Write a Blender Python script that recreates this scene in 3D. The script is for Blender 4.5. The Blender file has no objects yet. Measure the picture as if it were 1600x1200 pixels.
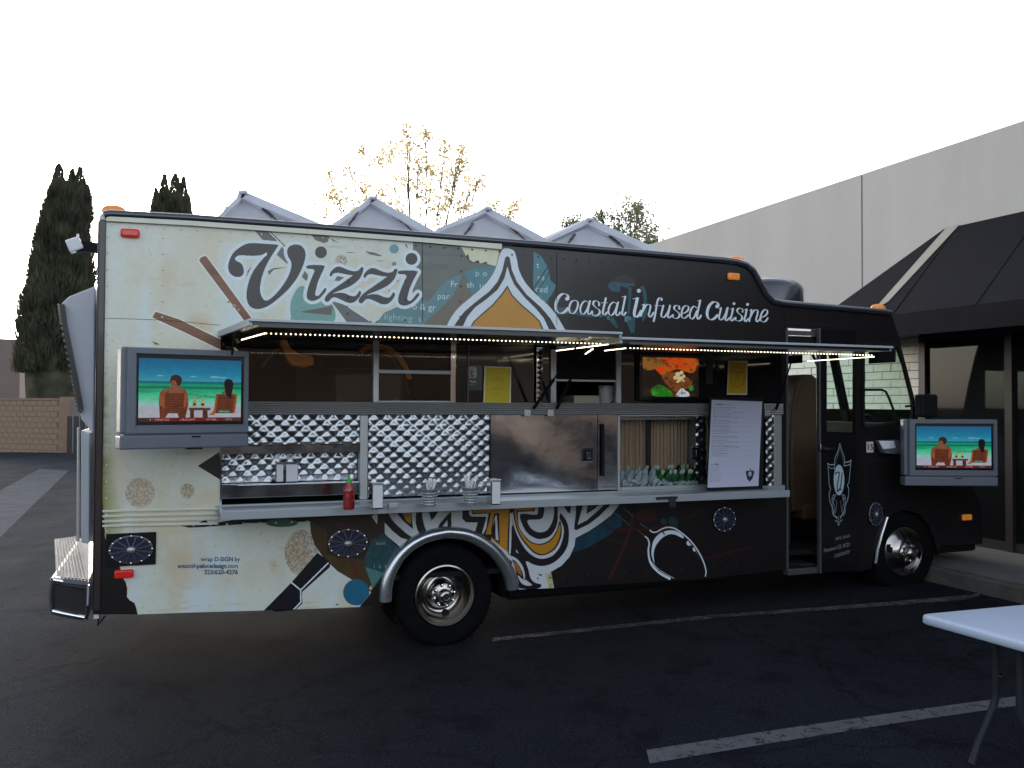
import bpy, math, random
import numpy as np
from mathutils import Vector, Matrix, geometry as mgeo
R = math.radians
rnd = random.Random(7)
nrg = np.random.RandomState(11)
SC = bpy.context.scene
COL = SC.collection

# ------------------------------------------------------------------ camera
F = 1380.0                       # focal length in photo pixels (1600 wide)
TH = math.atan(F/3608.0); PI_ = math.atan(30/F); RO = 0.0042
CAM = Vector((0, -6.8, 1.94))
fwd = Vector((math.sin(TH)*math.cos(PI_), math.cos(TH)*math.cos(PI_), math.sin(PI_)))
r0 = Vector((math.cos(TH), -math.sin(TH), 0)); u0 = r0.cross(fwd)
rgt = r0*math.cos(RO) + u0*math.sin(RO); upv = u0*math.cos(RO) - r0*math.sin(RO)
cam_d = bpy.data.cameras.new('camera'); cam_d.lens = 36*F/1600; cam_d.sensor_width = 36
cam_d.clip_end = 2000; cam_d.clip_start = 0.05
cam = bpy.data.objects.new('camera', cam_d); COL.objects.link(cam)
M = Matrix.Identity(4)
for i in range(3):
    M[i][0] = rgt[i]; M[i][1] = upv[i]; M[i][2] = -fwd[i]; M[i][3] = CAM[i]
cam.matrix_world = M
SC.camera = cam

# ------------------------------------------------------------------ light
SUN_EL, SUN_AZ = R(14.0), R(-8)        # azimuth from +y towards +x
w = bpy.data.worlds.new('World'); SC.world = w; w.use_nodes = True
nt = w.node_tree; nt.nodes.clear()
sky = nt.nodes.new('ShaderNodeTexSky'); sky.sky_type = 'NISHITA'; sky.sun_disc = False
sky.sun_elevation = SUN_EL; sky.sun_rotation = SUN_AZ
sky.air_density = 1.0; sky.dust_density = 2.0; sky.ozone_density = 1.5
bg = nt.nodes.new('ShaderNodeBackground'); bg.inputs['Strength'].default_value = 0.15
out = nt.nodes.new('ShaderNodeOutputWorld')
hz = nt.nodes.new('ShaderNodeHueSaturation'); hz.inputs['Saturation'].default_value = .45      # thin high overcast greys the sky
nt.links.new(sky.outputs[0], hz.inputs['Color']); nt.links.new(hz.outputs[0], bg.inputs[0]); nt.links.new(bg.outputs[0], out.inputs[0])
sd = bpy.data.lights.new('sun', 'SUN'); sd.energy = 0.12; sd.angle = R(12); sd.color = (1, .88, .74)
sun = bpy.data.objects.new('sun', sd); COL.objects.link(sun)
sdir = Vector((math.sin(SUN_AZ)*math.cos(SUN_EL), math.cos(SUN_AZ)*math.cos(SUN_EL), math.sin(SUN_EL)))
sun.rotation_euler = sdir.to_track_quat('Z', 'Y').to_euler(); sun.location = (0, 20, 12)
SC.view_settings.view_transform = 'Standard'; SC.view_settings.look = 'None'
SC.view_settings.exposure = 1.75; SC.view_settings.gamma = 1.0; SC.view_settings.use_curve_mapping = False
SC.cycles.max_bounces = 8; SC.cycles.transparent_max_bounces = 12
SC.cycles.sample_clamp_indirect = 6.0
SC.cycles.use_denoising = True

# ------------------------------------------------------------------ placing helpers
def ray(u, v): return fwd + rgt*((u-800)/F) + upv*((600-v)/F)
def P(u, v, Y=0.0):
    d = ray(u, v); return CAM + d*((Y-CAM.y)/d.y)
def PX_(u, v, X):
    d = ray(u, v); return CAM + d*((X-CAM.x)/d.x)
def PZ(u, v, Z):
    d = ray(u, v); return CAM + d*((Z-CAM.z)/d.z)
def PT(u, v, t): return CAM + ray(u, v)*t
def gz(x):
    x = max(-16.0, min(12.0, x)); return 0.031*(x-2.04)
def G(u, v):
    d = ray(u, v)
    t = (CAM.z + 0.031*2.04)/(0.031*d.x - d.z) if (0.031*d.x-d.z) > 0 else 60
    p = CAM + d*t
    if p.x < -16: 
        t = (gz(-16)-CAM.z)/d.z; p = CAM+d*t
    return p

# ------------------------------------------------------------------ mesh helpers
WL = {}
def wl(o): return WL.get(o.name, Vector((0, 0, 0))) if o else Vector((0, 0, 0))
def empty(name, loc, label=None, cat=None, group=None, kind=None):
    o = bpy.data.objects.new(name, None); COL.objects.link(o); o.location = loc
    o.empty_display_size = .1
    WL[o.name] = Vector(loc); tag(o, label, cat, group, kind); return o
def tag(o, label=None, cat=None, group=None, kind=None):
    if label: o['label'] = label
    if cat: o['category'] = cat
    if group: o['group'] = group
    if kind: o['kind'] = kind
    return o
class MB:
    def __init__(s): s.v = []; s.f = []; s.m = []; s.uv = None; s.cur = 0
    def add(s, vs, fs):
        b = len(s.v); s.v += [tuple(v) for v in vs]
        for f in fs: s.f.append(tuple(b+i for i in f)); s.m.append(s.cur)
        return s
    def box(s, x0, x1, y0, y1, z0, z1):
        vs = [(x, y, z) for x in (x0, x1) for y in (y0, y1) for z in (z0, z1)]
        return s.add(vs, [(0,1,3,2),(4,6,7,5),(0,4,5,1),(2,3,7,6),(0,2,6,4),(1,5,7,3)])
    def obox(s, c, ax, ay, az, sx, sy, sz):
        c = Vector(c); vs = []
        for i in (-1, 1):
            for j in (-1, 1):
                for k in (-1, 1): vs.append(c + ax*(i*sx/2) + ay*(j*sy/2) + az*(k*sz/2))
        return s.add(vs, [(0,1,3,2),(4,6,7,5),(0,4,5,1),(2,3,7,6),(0,2,6,4),(1,5,7,3)])
    def bar(s, a, b, w, h=None, ref=Vector((0, 0, 1))):
        a = Vector(a); b = Vector(b); d = (b-a); L = d.length; d.normalize(); h = h or w
        if abs(d.dot(ref)) > .98: ref = Vector((0, 1, 0))
        x = d.cross(ref).normalized(); z = x.cross(d)
        return s.obox((a+b)/2, d, x, z, L, w, h)
    def tube(s, pts, r, n=8, caps=True):
        pts = [Vector(p) for p in pts]; N = len(pts); rr = r if hasattr(r, '__len__') else [r]*N
        vs = []; prev = None
        for i, p in enumerate(pts):
            d = (pts[min(i+1, N-1)]-pts[max(i-1, 0)]).normalized()
            if prev is None:
                ref = Vector((0, 0, 1)) if abs(d.z) < .9 else Vector((1, 0, 0))
                x = d.cross(ref).normalized()
            else: x = (prev - d*prev.dot(d)).normalized()
            prev = x; y = d.cross(x)
            for k in range(n):
                a = 2*math.pi*k/n; vs.append(p + (x*math.cos(a)+y*math.sin(a))*rr[i])
        fs = [(i*n+k, i*n+(k+1) % n, (i+1)*n+(k+1) % n, (i+1)*n+k) for i in range(N-1) for k in range(n)]
        if caps: fs += [tuple(range(n))[::-1], tuple((N-1)*n+k for k in range(n))]
        return s.add(vs, fs)
    def lathe(s, c, prof, axis, n=32, a0=0, a1=2*math.pi, xs=1.0):
        """prof = [(radius, along axis)]"""
        c = Vector(c); axis = Vector(axis).normalized()
        ref = Vector((0, 0, 1)) if abs(axis.z) < .9 else Vector((1, 0, 0))
        zz = ref; xx = axis.cross(zz).normalized()
        full = abs(a1-a0-2*math.pi) < 1e-6; m = n if full else n+1
        vs = []
        for (r, h) in prof:
            for k in range(m):
                a = a0+(a1-a0)*k/n
                vs.append(c + axis*h + (xx*math.cos(a)*xs + zz*math.sin(a))*r)
        fs = []
        for i in range(len(prof)-1):
            for k in range(n if full else n):
                k2 = (k+1) % m if full else k+1
                fs.append((i*m+k, i*m+k2, (i+1)*m+k2, (i+1)*m+k))
        return s.add(vs, fs)
    def poly_prism(s, pts, y0, y1, holes=()):
        """pts: (x,z) outline, extruded along y from y0 to y1, with holes"""
        loops = [list(pts)]+[list(h) for h in holes]
        flat = [p for L in loops for p in L]
        tris = mgeo.tessellate_polygon([[Vector((p[0], p[1], 0)) for p in L] for L in loops])
        n = len(flat)
        vs = [(p[0], y0, p[1]) for p in flat]+[(p[0], y1, p[1]) for p in flat]
        fs = [tuple(t) for t in tris]+[tuple(i+n for i in t)[::-1] for t in tris]
        o = 0
        for L in loops:
            k = len(L)
            fs += [(o+i, o+(i+1) % k, n+o+(i+1) % k, n+o+i) for i in range(k)]
            o += k
        return s.add(vs, fs)
    def sheet(s, pts, nrm=None):
        return s.add(pts, [tuple(range(len(pts)))])
    def build(s, name, mat, parent=None, smooth=False, bevel=0, uvf=None, label=None, loc=None, angle=40, wn=True):
        me = bpy.data.meshes.new(name)
        L = wl(parent) if loc is None else Vector(loc)
        me.from_pydata([(v[0]-L.x, v[1]-L.y, v[2]-L.z) for v in s.v], [], s.f)
        mats = mat if isinstance(mat, (list, tuple)) else [mat]
        for m in mats: me.materials.append(m)
        if len(mats) > 1: me.polygons.foreach_set('material_index', s.m)
        if uvf:
            uvl = me.uv_layers.new(name='uv'); co = s.v
            for p in me.polygons:
                for li in p.loop_indices:
                    uvl.data[li].uv = uvf(co[me.loops[li].vertex_index])
        if s.uv: 
            uvl = me.uv_layers.new(name='uv')
            for lp in me.loops: uvl.data[lp.index].uv = s.uv[lp.vertex_index]
        me.update()
        import bmesh
        bm = bmesh.new(); bm.from_mesh(me); bmesh.ops.recalc_face_normals(bm, faces=bm.faces); bm.to_mesh(me); bm.free()
        if smooth:
            me.polygons.foreach_set('use_smooth', [True]*len(me.polygons))
            if angle < 180: me.set_sharp_from_angle(angle=R(angle))
        o = bpy.data.objects.new(name, me); COL.objects.link(o)
        if parent is not None: o.parent = parent; WL[o.name] = wl(parent)
        else:
            if loc is not None: o.location = L
            WL[o.name] = L
        if bevel:
            b = o.modifiers.new('bevel', 'BEVEL'); b.width = bevel; b.segments = 2; b.limit_method = 'ANGLE'; b.angle_limit = R(40)
        if label: o['label'] = label
        return o
def copy_obj(o, loc=None, parent=None):
    c = o.copy(); COL.objects.link(c); WL[c.name] = WL.get(o.name, Vector((0,0,0)))
    if parent is not None: c.parent = parent
    if loc is not None: c.location = loc
    return c
def copy_tree(o, loc=None, parent=None):
    kids = [k for k in o.children]
    c = copy_obj(o, loc, parent)
    for k in kids: copy_tree(k, None, c)
    return c

# ------------------------------------------------------------------ materials
def s2l(c): return tuple((x/255/12.92 if x/255 <= .04045 else ((x/255+.055)/1.055)**2.4) for x in c[:3])+(1,)
def mat(name, col, rough=.5, metal=0, spec=.5, noise=0, nscale=8, bump=0, bscale=60, coat=0, trans=0, emit=None, estr=0, alpha=1, rnoise=0, coords='Object', detail=6, stretch=None, ior=None, coatr=.05):
    m = bpy.data.materials.new(name); m.use_nodes = True; N = m.node_tree; b = N.nodes['Principled BSDF']
    if max(col[:3]) > 1: col = s2l(col)
    col = tuple(col[:3])+(1,)
    b.inputs['Base Color'].default_value = col; b.inputs['Roughness'].default_value = rough
    b.inputs['Metallic'].default_value = metal; b.inputs['Specular IOR Level'].default_value = spec
    b.inputs['Coat Weight'].default_value = coat; b.inputs['Coat Roughness'].default_value = coatr
    b.inputs['Transmission Weight'].default_value = trans; b.inputs['Alpha'].default_value = alpha
    if ior: b.inputs['IOR'].default_value = ior
    if emit: b.inputs['Emission Color'].default_value = tuple(emit[:3])+(1,); b.inputs['Emission Strength'].default_value = estr
    if noise or bump or rnoise:
        tc = N.nodes.new('ShaderNodeTexCoord'); src = tc.outputs[coords]
        if stretch:
            mp = N.nodes.new('ShaderNodeMapping'); mp.inputs['Scale'].default_value = stretch
            N.links.new(src, mp.inputs[0]); src = mp.outputs[0]
    if noise or rnoise:
        n = N.nodes.new('ShaderNodeTexNoise'); n.inputs['Scale'].default_value = nscale; n.inputs['Detail'].default_value = detail
        n.inputs['Roughness'].default_value = .65
        N.links.new(src, n.inputs['Vector'])
        if noise:
            r = N.nodes.new('ShaderNodeMapRange'); r.inputs[1].default_value = .3; r.inputs[2].default_value = .7
            r.inputs[3].default_value = 1-noise; r.inputs[4].default_value = 1+noise
            N.links.new(n.outputs[0], r.inputs[0])
            mx = N.nodes.new('ShaderNodeVectorMath'); mx.operation = 'SCALE'; mx.inputs[0].default_value = col[:3]
            N.links.new(r.outputs[0], mx.inputs['Scale']); N.links.new(mx.outputs[0], b.inputs['Base Color'])
        if rnoise:
            r = N.nodes.new('ShaderNodeMapRange'); r.inputs[1].default_value = .3; r.inputs[2].default_value = .7
            r.inputs[3].default_value = max(0, rough-rnoise); r.inputs[4].default_value = rough+rnoise
            N.links.new(n.outputs[0], r.inputs[0]); N.links.new(r.outputs[0], b.inputs['Roughness'])
    if bump:
        n2 = N.nodes.new('ShaderNodeTexNoise'); n2.inputs['Scale'].default_value = bscale; n2.inputs['Detail'].default_value = 4
        N.links.new(src, n2.inputs['Vector'])
        bp = N.nodes.new('ShaderNodeBump'); bp.inputs['Strength'].default_value = 1; bp.inputs['Distance'].default_value = bump
        N.links.new(n2.outputs[0], bp.inputs['Height']); N.links.new(bp.outputs[0], b.inputs['Normal'])
    return m
def img_mat(name, img, rough=.35, emit=0, coat=0, bump=0, bscale=2.0, spec=.5, coatr=.05):
    m = mat(name, (.5, .5, .5), rough, coat=coat, spec=spec, coatr=coatr, bump=bump, bscale=bscale); N = m.node_tree; b = N.nodes['Principled BSDF']
    t = N.nodes.new('ShaderNodeTexImage'); t.image = img; t.extension = 'EXTEND'
    uv = N.nodes.new('ShaderNodeUVMap'); uv.uv_map = 'uv'; N.links.new(uv.outputs[0], t.inputs[0])
    if emit:
        b.inputs['Base Color'].default_value = (.01, .01, .01, 1)
        N.links.new(t.outputs[0], b.inputs['Emission Color']); b.inputs['Emission Strength'].default_value = emit
    else: N.links.new(t.outputs[0], b.inputs['Base Color'])
    return m

# ------------------------------------------------------------------ print painter (numpy canvas computed here)
def catmull(pts, closed=True, n=6):
    pts = [np.array(p[:2], float) for p in pts]; N = len(pts); o = []
    rng = range(N) if closed else range(N-1)
    for i in rng:
        p1 = pts[i]; p2 = pts[(i+1) % N]
        p0 = pts[i-1] if (closed or i > 0) else p1; p3 = pts[(i+2) % N] if (closed or i+2 < N) else p2
        for k in range(n):
            t = k/n
            o.append(.5*((2*p1)+(-p0+p2)*t+(2*p0-5*p1+4*p2-p3)*t*t+(-p0+3*p1-3*p2+p3)*t**3))
    if not closed: o.append(pts[-1])
    return o
class Canvas:
    def __init__(s, W, H, base, proj=None):
        s.W, s.H = W, H; s.a = np.zeros((H, W, 3), np.float32); s.a[:] = np.array(base, np.float32)/255
        s.proj = proj or (lambda x, y: (x, y))       # row 0 = top
    def mask(s, loops):
        tog = np.zeros((s.H, s.W+1), np.uint8)
        for L in loops:
            q = np.array([s.proj(p[0], p[1]) for p in L], float)
            for i in range(len(q)):
                x0, y0 = q[i]; x1, y1 = q[(i+1) % len(q)]
                if y0 == y1: continue
                if y0 > y1: x0, y0, x1, y1 = x1, y1, x0, y0
                r = np.arange(max(0, math.ceil(y0-.5)), min(s.H, math.ceil(y1-.5)))
                if len(r) == 0: continue
                xx = x0+(r+.5-y0)*(x1-x0)/(y1-y0)
                c = np.clip(np.ceil(xx-.5), 0, s.W).astype(int)
                np.bitwise_xor.at(tog, (r, c), 1)
        return np.bitwise_xor.accumulate(tog, axis=1)[:, :s.W].astype(bool)
    def put(s, m, col, alpha=1.0):
        c = np.array(col, np.float32)/255
        if np.isscalar(alpha) and alpha >= 1: s.a[m] = c
        else:
            al = alpha if np.isscalar(alpha) else alpha[m][:, None]
            s.a[m] = s.a[m]*(1-al)+c*al
    def fill(s, pts, col, alpha=1.0, smooth=False, n=6, clip=None):
        loops = pts if isinstance(pts[0][0], (tuple, list)) else [pts]
        loops = [catmull(L, True, n) if smooth else L for L in loops]
        m = s.mask(loops)
        if clip is not None: m &= clip
        s.put(m, col, alpha); return m
    def ell(s, cx, cy, rx, ry, col, alpha=1.0, clip=None, rot=0):
        c, n = math.cos(rot), math.sin(rot)
        L = [(cx+rx*math.cos(a)*c-ry*math.sin(a)*n, cy+rx*math.cos(a)*n+ry*math.sin(a)*c) for a in np.linspace(0, 2*math.pi, 48)[:-1]]
        return s.fill(L, col, alpha, clip=clip)
    def stroke_mask(s, pts, wd, smooth=True, closed=False, wfun=None):
        """wd in source pixels; stamps discs"""
        q = catmull(pts, closed, 10) if smooth else [np.array(p, float) for p in pts]
        if closed: q = q+[q[0]]
        m = np.zeros((s.H, s.W), bool)
        for i in range(len(q)-1):
            d = q[i+1]-q[i]; L = math.hypot(*d)
            if L < 1e-6: continue
            ww = wfun(d/L, i/(len(q)-1)) if wfun else wd
            a = s.proj(*q[i]); b = s.proj(*q[i+1]); e = s.proj(q[i][0], q[i][1]+1)
            sc = abs(e[1]-a[1])
            rr = max(.6, ww*sc/2); LL = math.hypot(b[0]-a[0], b[1]-a[1]); k = max(1, int(LL/(rr*.35)+.5))
            for j in range(k+1):
                cx = a[0]+(b[0]-a[0])*j/k; cy = a[1]+(b[1]-a[1])*j/k
                x0, x1 = int(max(0, cx-rr-1)), int(min(s.W, cx+rr+2)); y0, y1 = int(max(0, cy-rr-1)), int(min(s.H, cy+rr+2))
                if x1 <= x0 or y1 <= y0: continue
                yy, xx = np.ogrid[y0:y1, x0:x1]
                m[y0:y1, x0:x1] |= (xx+.5-cx)**2+(yy+.5-cy)**2 <= rr*rr
        return m
    def stroke(s, pts, wd, col, alpha=1.0, clip=None, **k):
        m = s.stroke_mask(pts, wd, **k)
        if clip is not None: m &= clip
        s.put(m, col, alpha); return m
    def text(s, txt, x, y, h, col, align='LEFT', slope=0, wx=1.0, shear=0, alpha=1.0, clip=None, spacing=1.0, bold=0):
        """baseline start (x,y) in source px, h = cap height in source px"""
        cu = bpy.data.curves.new('t', 'FONT'); cu.body = txt; cu.align_x = align; cu.size = 1.0; cu.resolution_u = 3
        cu.space_character = spacing; cu.offset = bold; cu.shear = shear
        ob = bpy.data.objects.new('t', cu); COL.objects.link(ob)
        dg = bpy.context.evaluated_depsgraph_get(); me = ob.evaluated_get(dg).to_mesh()
        k = h/.72
        V = [(x+v.co.x*k*wx, y-v.co.y*k+slope*v.co.x*k*wx) for v in me.vertices]
        m = np.zeros((s.H, s.W), bool)
        Q = np.array([s.proj(*p) for p in V]) if V else np.zeros((0, 2))
        for p in me.polygons:
            t = Q[list(p.vertices)]
            x0, y0 = np.floor(t.min(0)).astype(int); x1, y1 = np.ceil(t.max(0)).astype(int)+1
            x0 = max(x0, 0); y0 = max(y0, 0); x1 = min(x1, s.W); y1 = min(y1, s.H)
            if x1 <= x0 or y1 <= y0: continue
            yy, xx = np.mgrid[y0:y1, x0:x1]; xx = xx+.5; yy = yy+.5
            ins = None; pos = np.ones(xx.shape, bool); neg = pos.copy()
            for i in range(len(t)):
                a = t[i]; b = t[(i+1) % len(t)]
                c = (b[0]-a[0])*(yy-a[1])-(b[1]-a[1])*(xx-a[0]); pos &= c >= 0; neg &= c <= 0
            m[y0:y1, x0:x1] |= pos | neg
        ob.to_mesh_clear() if False else None
        bpy.data.objects.remove(ob); bpy.data.curves.remove(cu)
        if clip is not None: m &= clip
        s.put(m, col, alpha); return m
    def noise(s, cell, oct=4, seed=0, stretch=(1, 1)):
        rs = np.random.RandomState(seed); o = np.zeros((s.H, s.W), np.float32); amp = 1; tot = 0
        for k in range(oct):
            cx = max(2, cell*stretch[0]/2**k); cy = max(2, cell*stretch[1]/2**k)
            gw, gh = int(s.W/cx)+3, int(s.H/cy)+3
            g = rs.rand(gh, gw).astype(np.float32)
            xs = np.arange(s.W)/cx; ys = np.arange(s.H)/cy
            xi = xs.astype(int); yi = ys.astype(int); fx = (xs-xi).astype(np.float32); fy = (ys-yi).astype(np.float32)
            fx = fx*fx*(3-2*fx); fy = (fy*fy*(3-2*fy))[:, None]
            A = g[yi][:, xi]*(1-fx)+g[yi][:, xi+1]*fx; B = g[yi+1][:, xi]*(1-fx)+g[yi+1][:, xi+1]*fx
            o += amp*(A*(1-fy)+B*fy); tot += amp; amp *= .55
        return o/tot
    def image(s, name):
        im = bpy.data.images.new(name, s.W, s.H, alpha=False)
        px = np.ones((s.H, s.W, 4), np.float32); px[..., :3] = np.clip(s.a[::-1], 0, 1)
        im.pixels.foreach_set(px.ravel()); im.update(); im.pack(); return im

# ------------------------------------------------------------------ the vinyl wrap, drawn on the side plane
_f = np.array(fwd); _r = np.array(rgt); _u = np.array(upv)
WX0, WX1, WZ0, WZ1, WS = -0.60, 6.75, 0.15, 3.55, 520
def wproj(u, v):
    d = _f+_r*((u-800)/F)+_u*((600-v)/F); t = 6.8/d[1]
    return ((d[0]*t-WX0)*WS, (WZ1-(1.94+d[2]*t))*WS)
def cc(ox, oy, s, pts): return [(ox+x/s, oy+y/s) for x, y in pts]
BLK = (24, 20, 22); WHT = (214, 222, 230); GOLD = (184, 128, 34); CREAM = (204, 207, 194); TEAL = (62, 116, 128)
W = Canvas(int((WX1-WX0)*WS), int((WZ1-WZ0)*WS), BLK, wproj)
n1 = W.noise(420, 4, 1); n2 = W.noise(160, 4, 2); n3 = W.noise(14, 3, 3); n4 = W.noise(60, 4, 5, (3, .4)); n5 = W.noise(300, 3, 9, (.35, 1.6))
creamm = W.fill([(120, 320), (645, 320), (645, 470), (600, 495), (560, 520), (620, 560), (620, 806), (485, 812), (486, 830), (491, 850), (505, 871), (527, 892), (552, 907), (580, 925), (566, 945), (560, 975), (120, 975)], CREAM)
P6 = lambda p: cc(600, 350, 8, p)
creamm |= W.fill(P6([(300, 150), (1465, 215), (1465, 260), (1400, 530), (1290, 530), (1285, 470), (1200, 495), (1180, 450), (1120, 480), (1070, 450), (1050, 370), (1020, 410), (990, 350), (950, 290), (890, 240), (840, 215), (300, 180)]), (212, 210, 178))
# stains of the printed parchment
def stain(m, nz, lo, hi, col, a):
    al = np.clip((nz-lo)/(hi-lo), 0, 1)*a; W.put(m, col, al)
stain(creamm, n1, .5, .75, (206, 194, 166), .55)
stain(creamm, n2, .56, .85, (196, 168, 126), .4)
stain(creamm, n5, .52, .75, (198, 210, 214), .8)
stain(creamm, n4, .7, .85, (166, 150, 116), .3)
stain(creamm, n3, .74, .9, (150, 120, 90), .35)
P0 = lambda p: cc(0, 220, 4, p)
for (cx, cy, rx, ry, a) in [(312, 505, 28, 22, .55), (265, 430, 16, 40, .35), (345, 372, 30, 10, .3), (410, 900, 40, 30, .3), (300, 880, 45, 40, .18), (268, 350, 14, 6, .5), (425, 886, 9, 14, .45), (350, 905, 28, 30, .25)]:
    yy, xx = np.mgrid[0:W.H, 0:W.W]
    c = wproj(cx, cy); e = wproj(cx+rx, cy+ry)
    d = ((xx-c[0])/(e[0]-c[0]))**2+((yy-c[1])/(e[1]-c[1]))**2
    al = np.clip(1-d, 0, 1)*np.clip((n2-.25)*2.4, 0, 1)*a
    W.put(creamm & (d < 1), (184, 138, 88), al)
# mould along the rear edge
yy, xx = np.mgrid[0:W.H, 0:W.W]
edge = wproj(163, 600)[0]
wd = np.interp(yy[:, 0], [wproj(150, v)[1] for v in (340, 620, 740, 830, 960)], [6, 14, 46, 72, 60])[:, None]
al = np.clip(1-(xx-edge)/wd, 0, 1)*np.clip((n2*.5+n4*.5-.33)*4, 0, 1)*.85*(yy > wproj(150, 600)[1]-40)
W.put(creamm & (xx < edge+90), (128, 134, 78), al)
# torn black bottom left corner
W.fill(cc(60, 760, 4, [(250, -900), (396, -900), (398, 60), (405, 150), (412, 240), (415, 320), (432, 350), (440, 480), (505, 492), (515, 520), (520, 560), (546, 600), (556, 640), (553, 690), (570, 712), (600, 728), (612, 760), (620, 800), (250, 900)]), BLK)
# speckled discs
spk = W.noise(2.6, 1, 21)
def disc(cx, cy, rx, ry, a=.8):
    L = [(cx+rx*math.cos(t), cy+ry*math.sin(t)) for t in np.linspace(0, 6.28, 40)[:-1]]
    m = W.mask([L]) & creamm
    W.put(m, (178, 160, 136), .25); W.put(m & (spk > .62-.22*n2), (140, 112, 86), a)
disc(218.7, 770, 23, 23, .55); disc(293, 767, 11.5, 11.5, .7); disc(471, 864, 26, 36, .75); disc(502, 355, 19, 17, .8); disc(533, 408, 9.5, 9.5, .9)
# grey and teal shards behind the lettering
m = W.fill([(645, 366), (712, 376), (722, 388), (729, 402), (735, 410), (760, 412), (775, 416), (792, 400), (792, 520), (575, 520), (598, 496), (645, 470)], (92, 96, 92))
stain(m, n2, .4, .8, (108, 112, 108), .6); stain(m, n4, .55, .8, (78, 80, 76), .6)
TL = P6([(970, 620), (900, 650), (820, 690), (720, 760), (640, 860), (570, 960), (430, 950), (300, 950), (200, 1020), (0, 1110), (-80, 1220), (-80, 1400), (560, 1400), (700, 1060), (860, 900), (960, 700)])
TR = P6([(1000, 600), (1150, 550), (1290, 535), (1400, 525), (1330, 680), (1200, 800), (1090, 880), (1060, 780)])
m = W.fill(TL, (84, 124, 130)) | W.fill(TR, (66, 118, 132))
stain(m, n2, .4, .8, (100, 140, 140), .5)
W.fill([(600, 520), (572, 520), (640, 472), (660, 476), (620, 520)], (84, 124, 130))
m = W.fill(P6([(975, 620), (960, 720), (860, 900), (700, 1060), (540, 1200), (400, 1400), (900, 1400), (1100, 900), (1060, 780)]), (104, 96, 84))
LT = (186, 208, 210)
W.text('Fr', *P6([(830, 785)])[0], 10, LT, slope=.06); W.text('sh  u', *P6([(1030, 795)])[0], 10, LT, slope=.06)
W.text('p o', *P6([(1140, 645)])[0], 9.5, LT, slope=.06, spacing=1.1); W.text('par', *P6([(665, 935)])[0], 10, LT, slope=.05, spacing=1.05)
W.text('o & gr', *P6([(350, 1065)])[0], 10.5, LT, slope=.06); W.text('lighting  s', *P6([(0, 1195)])[0], 10.5, (150, 176, 178), slope=.06, spacing=1.05)
# dark chipped strokes
DK = (74, 74, 74)
P4 = lambda p: cc(320, 280, 4, p)
for q in ([(250, 250), (335, 250), (455, 388), (362, 380)], [(475, 410), (522, 480), (516, 530), (448, 470)], [(618, 565), (645, 600), (640, 640), (607, 612)], [(790, 762), (880, 785), (1045, 890), (1045, 960), (900, 910)], [(830, 600), (900, 620), (880, 640), (810, 635)], [(400, 600), (395, 575), (430, 555), (520, 550), (430, 566)], [(258, 610), (262, 580), (292, 545), (280, 590)],
          [(640, 315), (790, 318), (770, 390), (745, 400), (690, 380)], [(775, 360), (840, 400), (800, 385)], [(1000, 450), (1060, 458), (1108, 478), (1090, 482), (1030, 470)], [(1060, 510), (1130, 508), (1100, 514)], [(880, 455), (940, 458), (900, 462)], [(1250, 410), (1262, 405), (1270, 435)], [(1190, 630), (1215, 632), (1200, 645)], [(1150, 690), (1160, 700), (1148, 705)]):
    W.fill(P4(q), DK, .85)
W.stroke(P4([(370, 290), (500, 418)]), 1.6, (60, 60, 62), smooth=False); W.stroke(P4([(360, 290), (490, 418)]), 1.2, (225, 225, 218), smooth=False)
W.stroke(P4([(900, 800), (1030, 885)]), 1.6, WHT, smooth=False)
m = W.fill(P4([(560, 900), (538, 850), (535, 780), (560, 710), (600, 668), (650, 690), (800, 790), (790, 900)]), (112, 158, 150), smooth=True); stain(m, spk, .5, .8, (86, 128, 124), .6)
W.fill(P4([(590, 830), (800, 790), (790, 850)]), (92, 86, 76))
W.ell(617, 362, 14.5, 14, (64, 118, 122)); W.ell(615.8, 389, 7.2, 7.2, (92, 142, 158)); W.ell(615.8, 412.5, 3.6, 3.6, (96, 130, 140))
# chopsticks
BR = (124, 78, 52)
for q in ([(311, 407), (313, 403), (319, 400), (323, 401), (395, 500), (383, 503)], [(238, 496), (243, 487), (280, 499), (350, 533), (350, 549), (290, 520)]):
    W.stroke(q, 3.2, (226, 228, 222), smooth=False, closed=True); mm = W.fill(q, BR); stain(mm, n4, .4, .7, (92, 56, 38), .8)
W.ell(357, 472, 2, 2, (150, 136, 116)); W.ell(366, 478, 3, 3, (150, 136, 116)); W.ell(373, 484, 2, 2, (150, 136, 116))
W.fill([(237, 533), (248, 537), (249, 539), (243, 538), (244, 540)], DK)
# large script word
V = [(455, 410), (400, 405), (330, 400), (270, 402), (220, 425), (175, 465), (150, 520), (147, 560), (160, 590), (190, 610), (225, 608), (243, 585), (240, 550), (225, 525), (200, 512), (188, 497), (203, 480), (230, 475), (270, 478), (320, 478), (360, 472), (386, 458), (388, 474), (370, 490), (335, 530), (300, 580), (275, 640), (262, 700), (262, 745), (275, 785), (305, 808), (345, 810), (400, 790), (460, 745), (520, 690), (575, 620), (610, 550), (628, 490), (625, 445), (600, 415), (565, 408), (530, 420), (515, 445), (520, 480), (540, 520), (538, 560), (520, 610), (490, 660), (455, 705), (420, 740), (390, 758), (368, 752), (350, 720), (345, 680), (355, 620), (375, 560), (405, 500), (440, 445), (458, 416)]
I1 = [(638, 541), (680, 536), (745, 540), (744, 560), (725, 600), (705, 650), (695, 690), (690, 715), (697, 730), (715, 725), (735, 700), (752, 680), (760, 690), (745, 715), (715, 745), (680, 760), (650, 755), (637, 735), (640, 700), (655, 650), (675, 600), (685, 575), (675, 562), (640, 558)]
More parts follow.
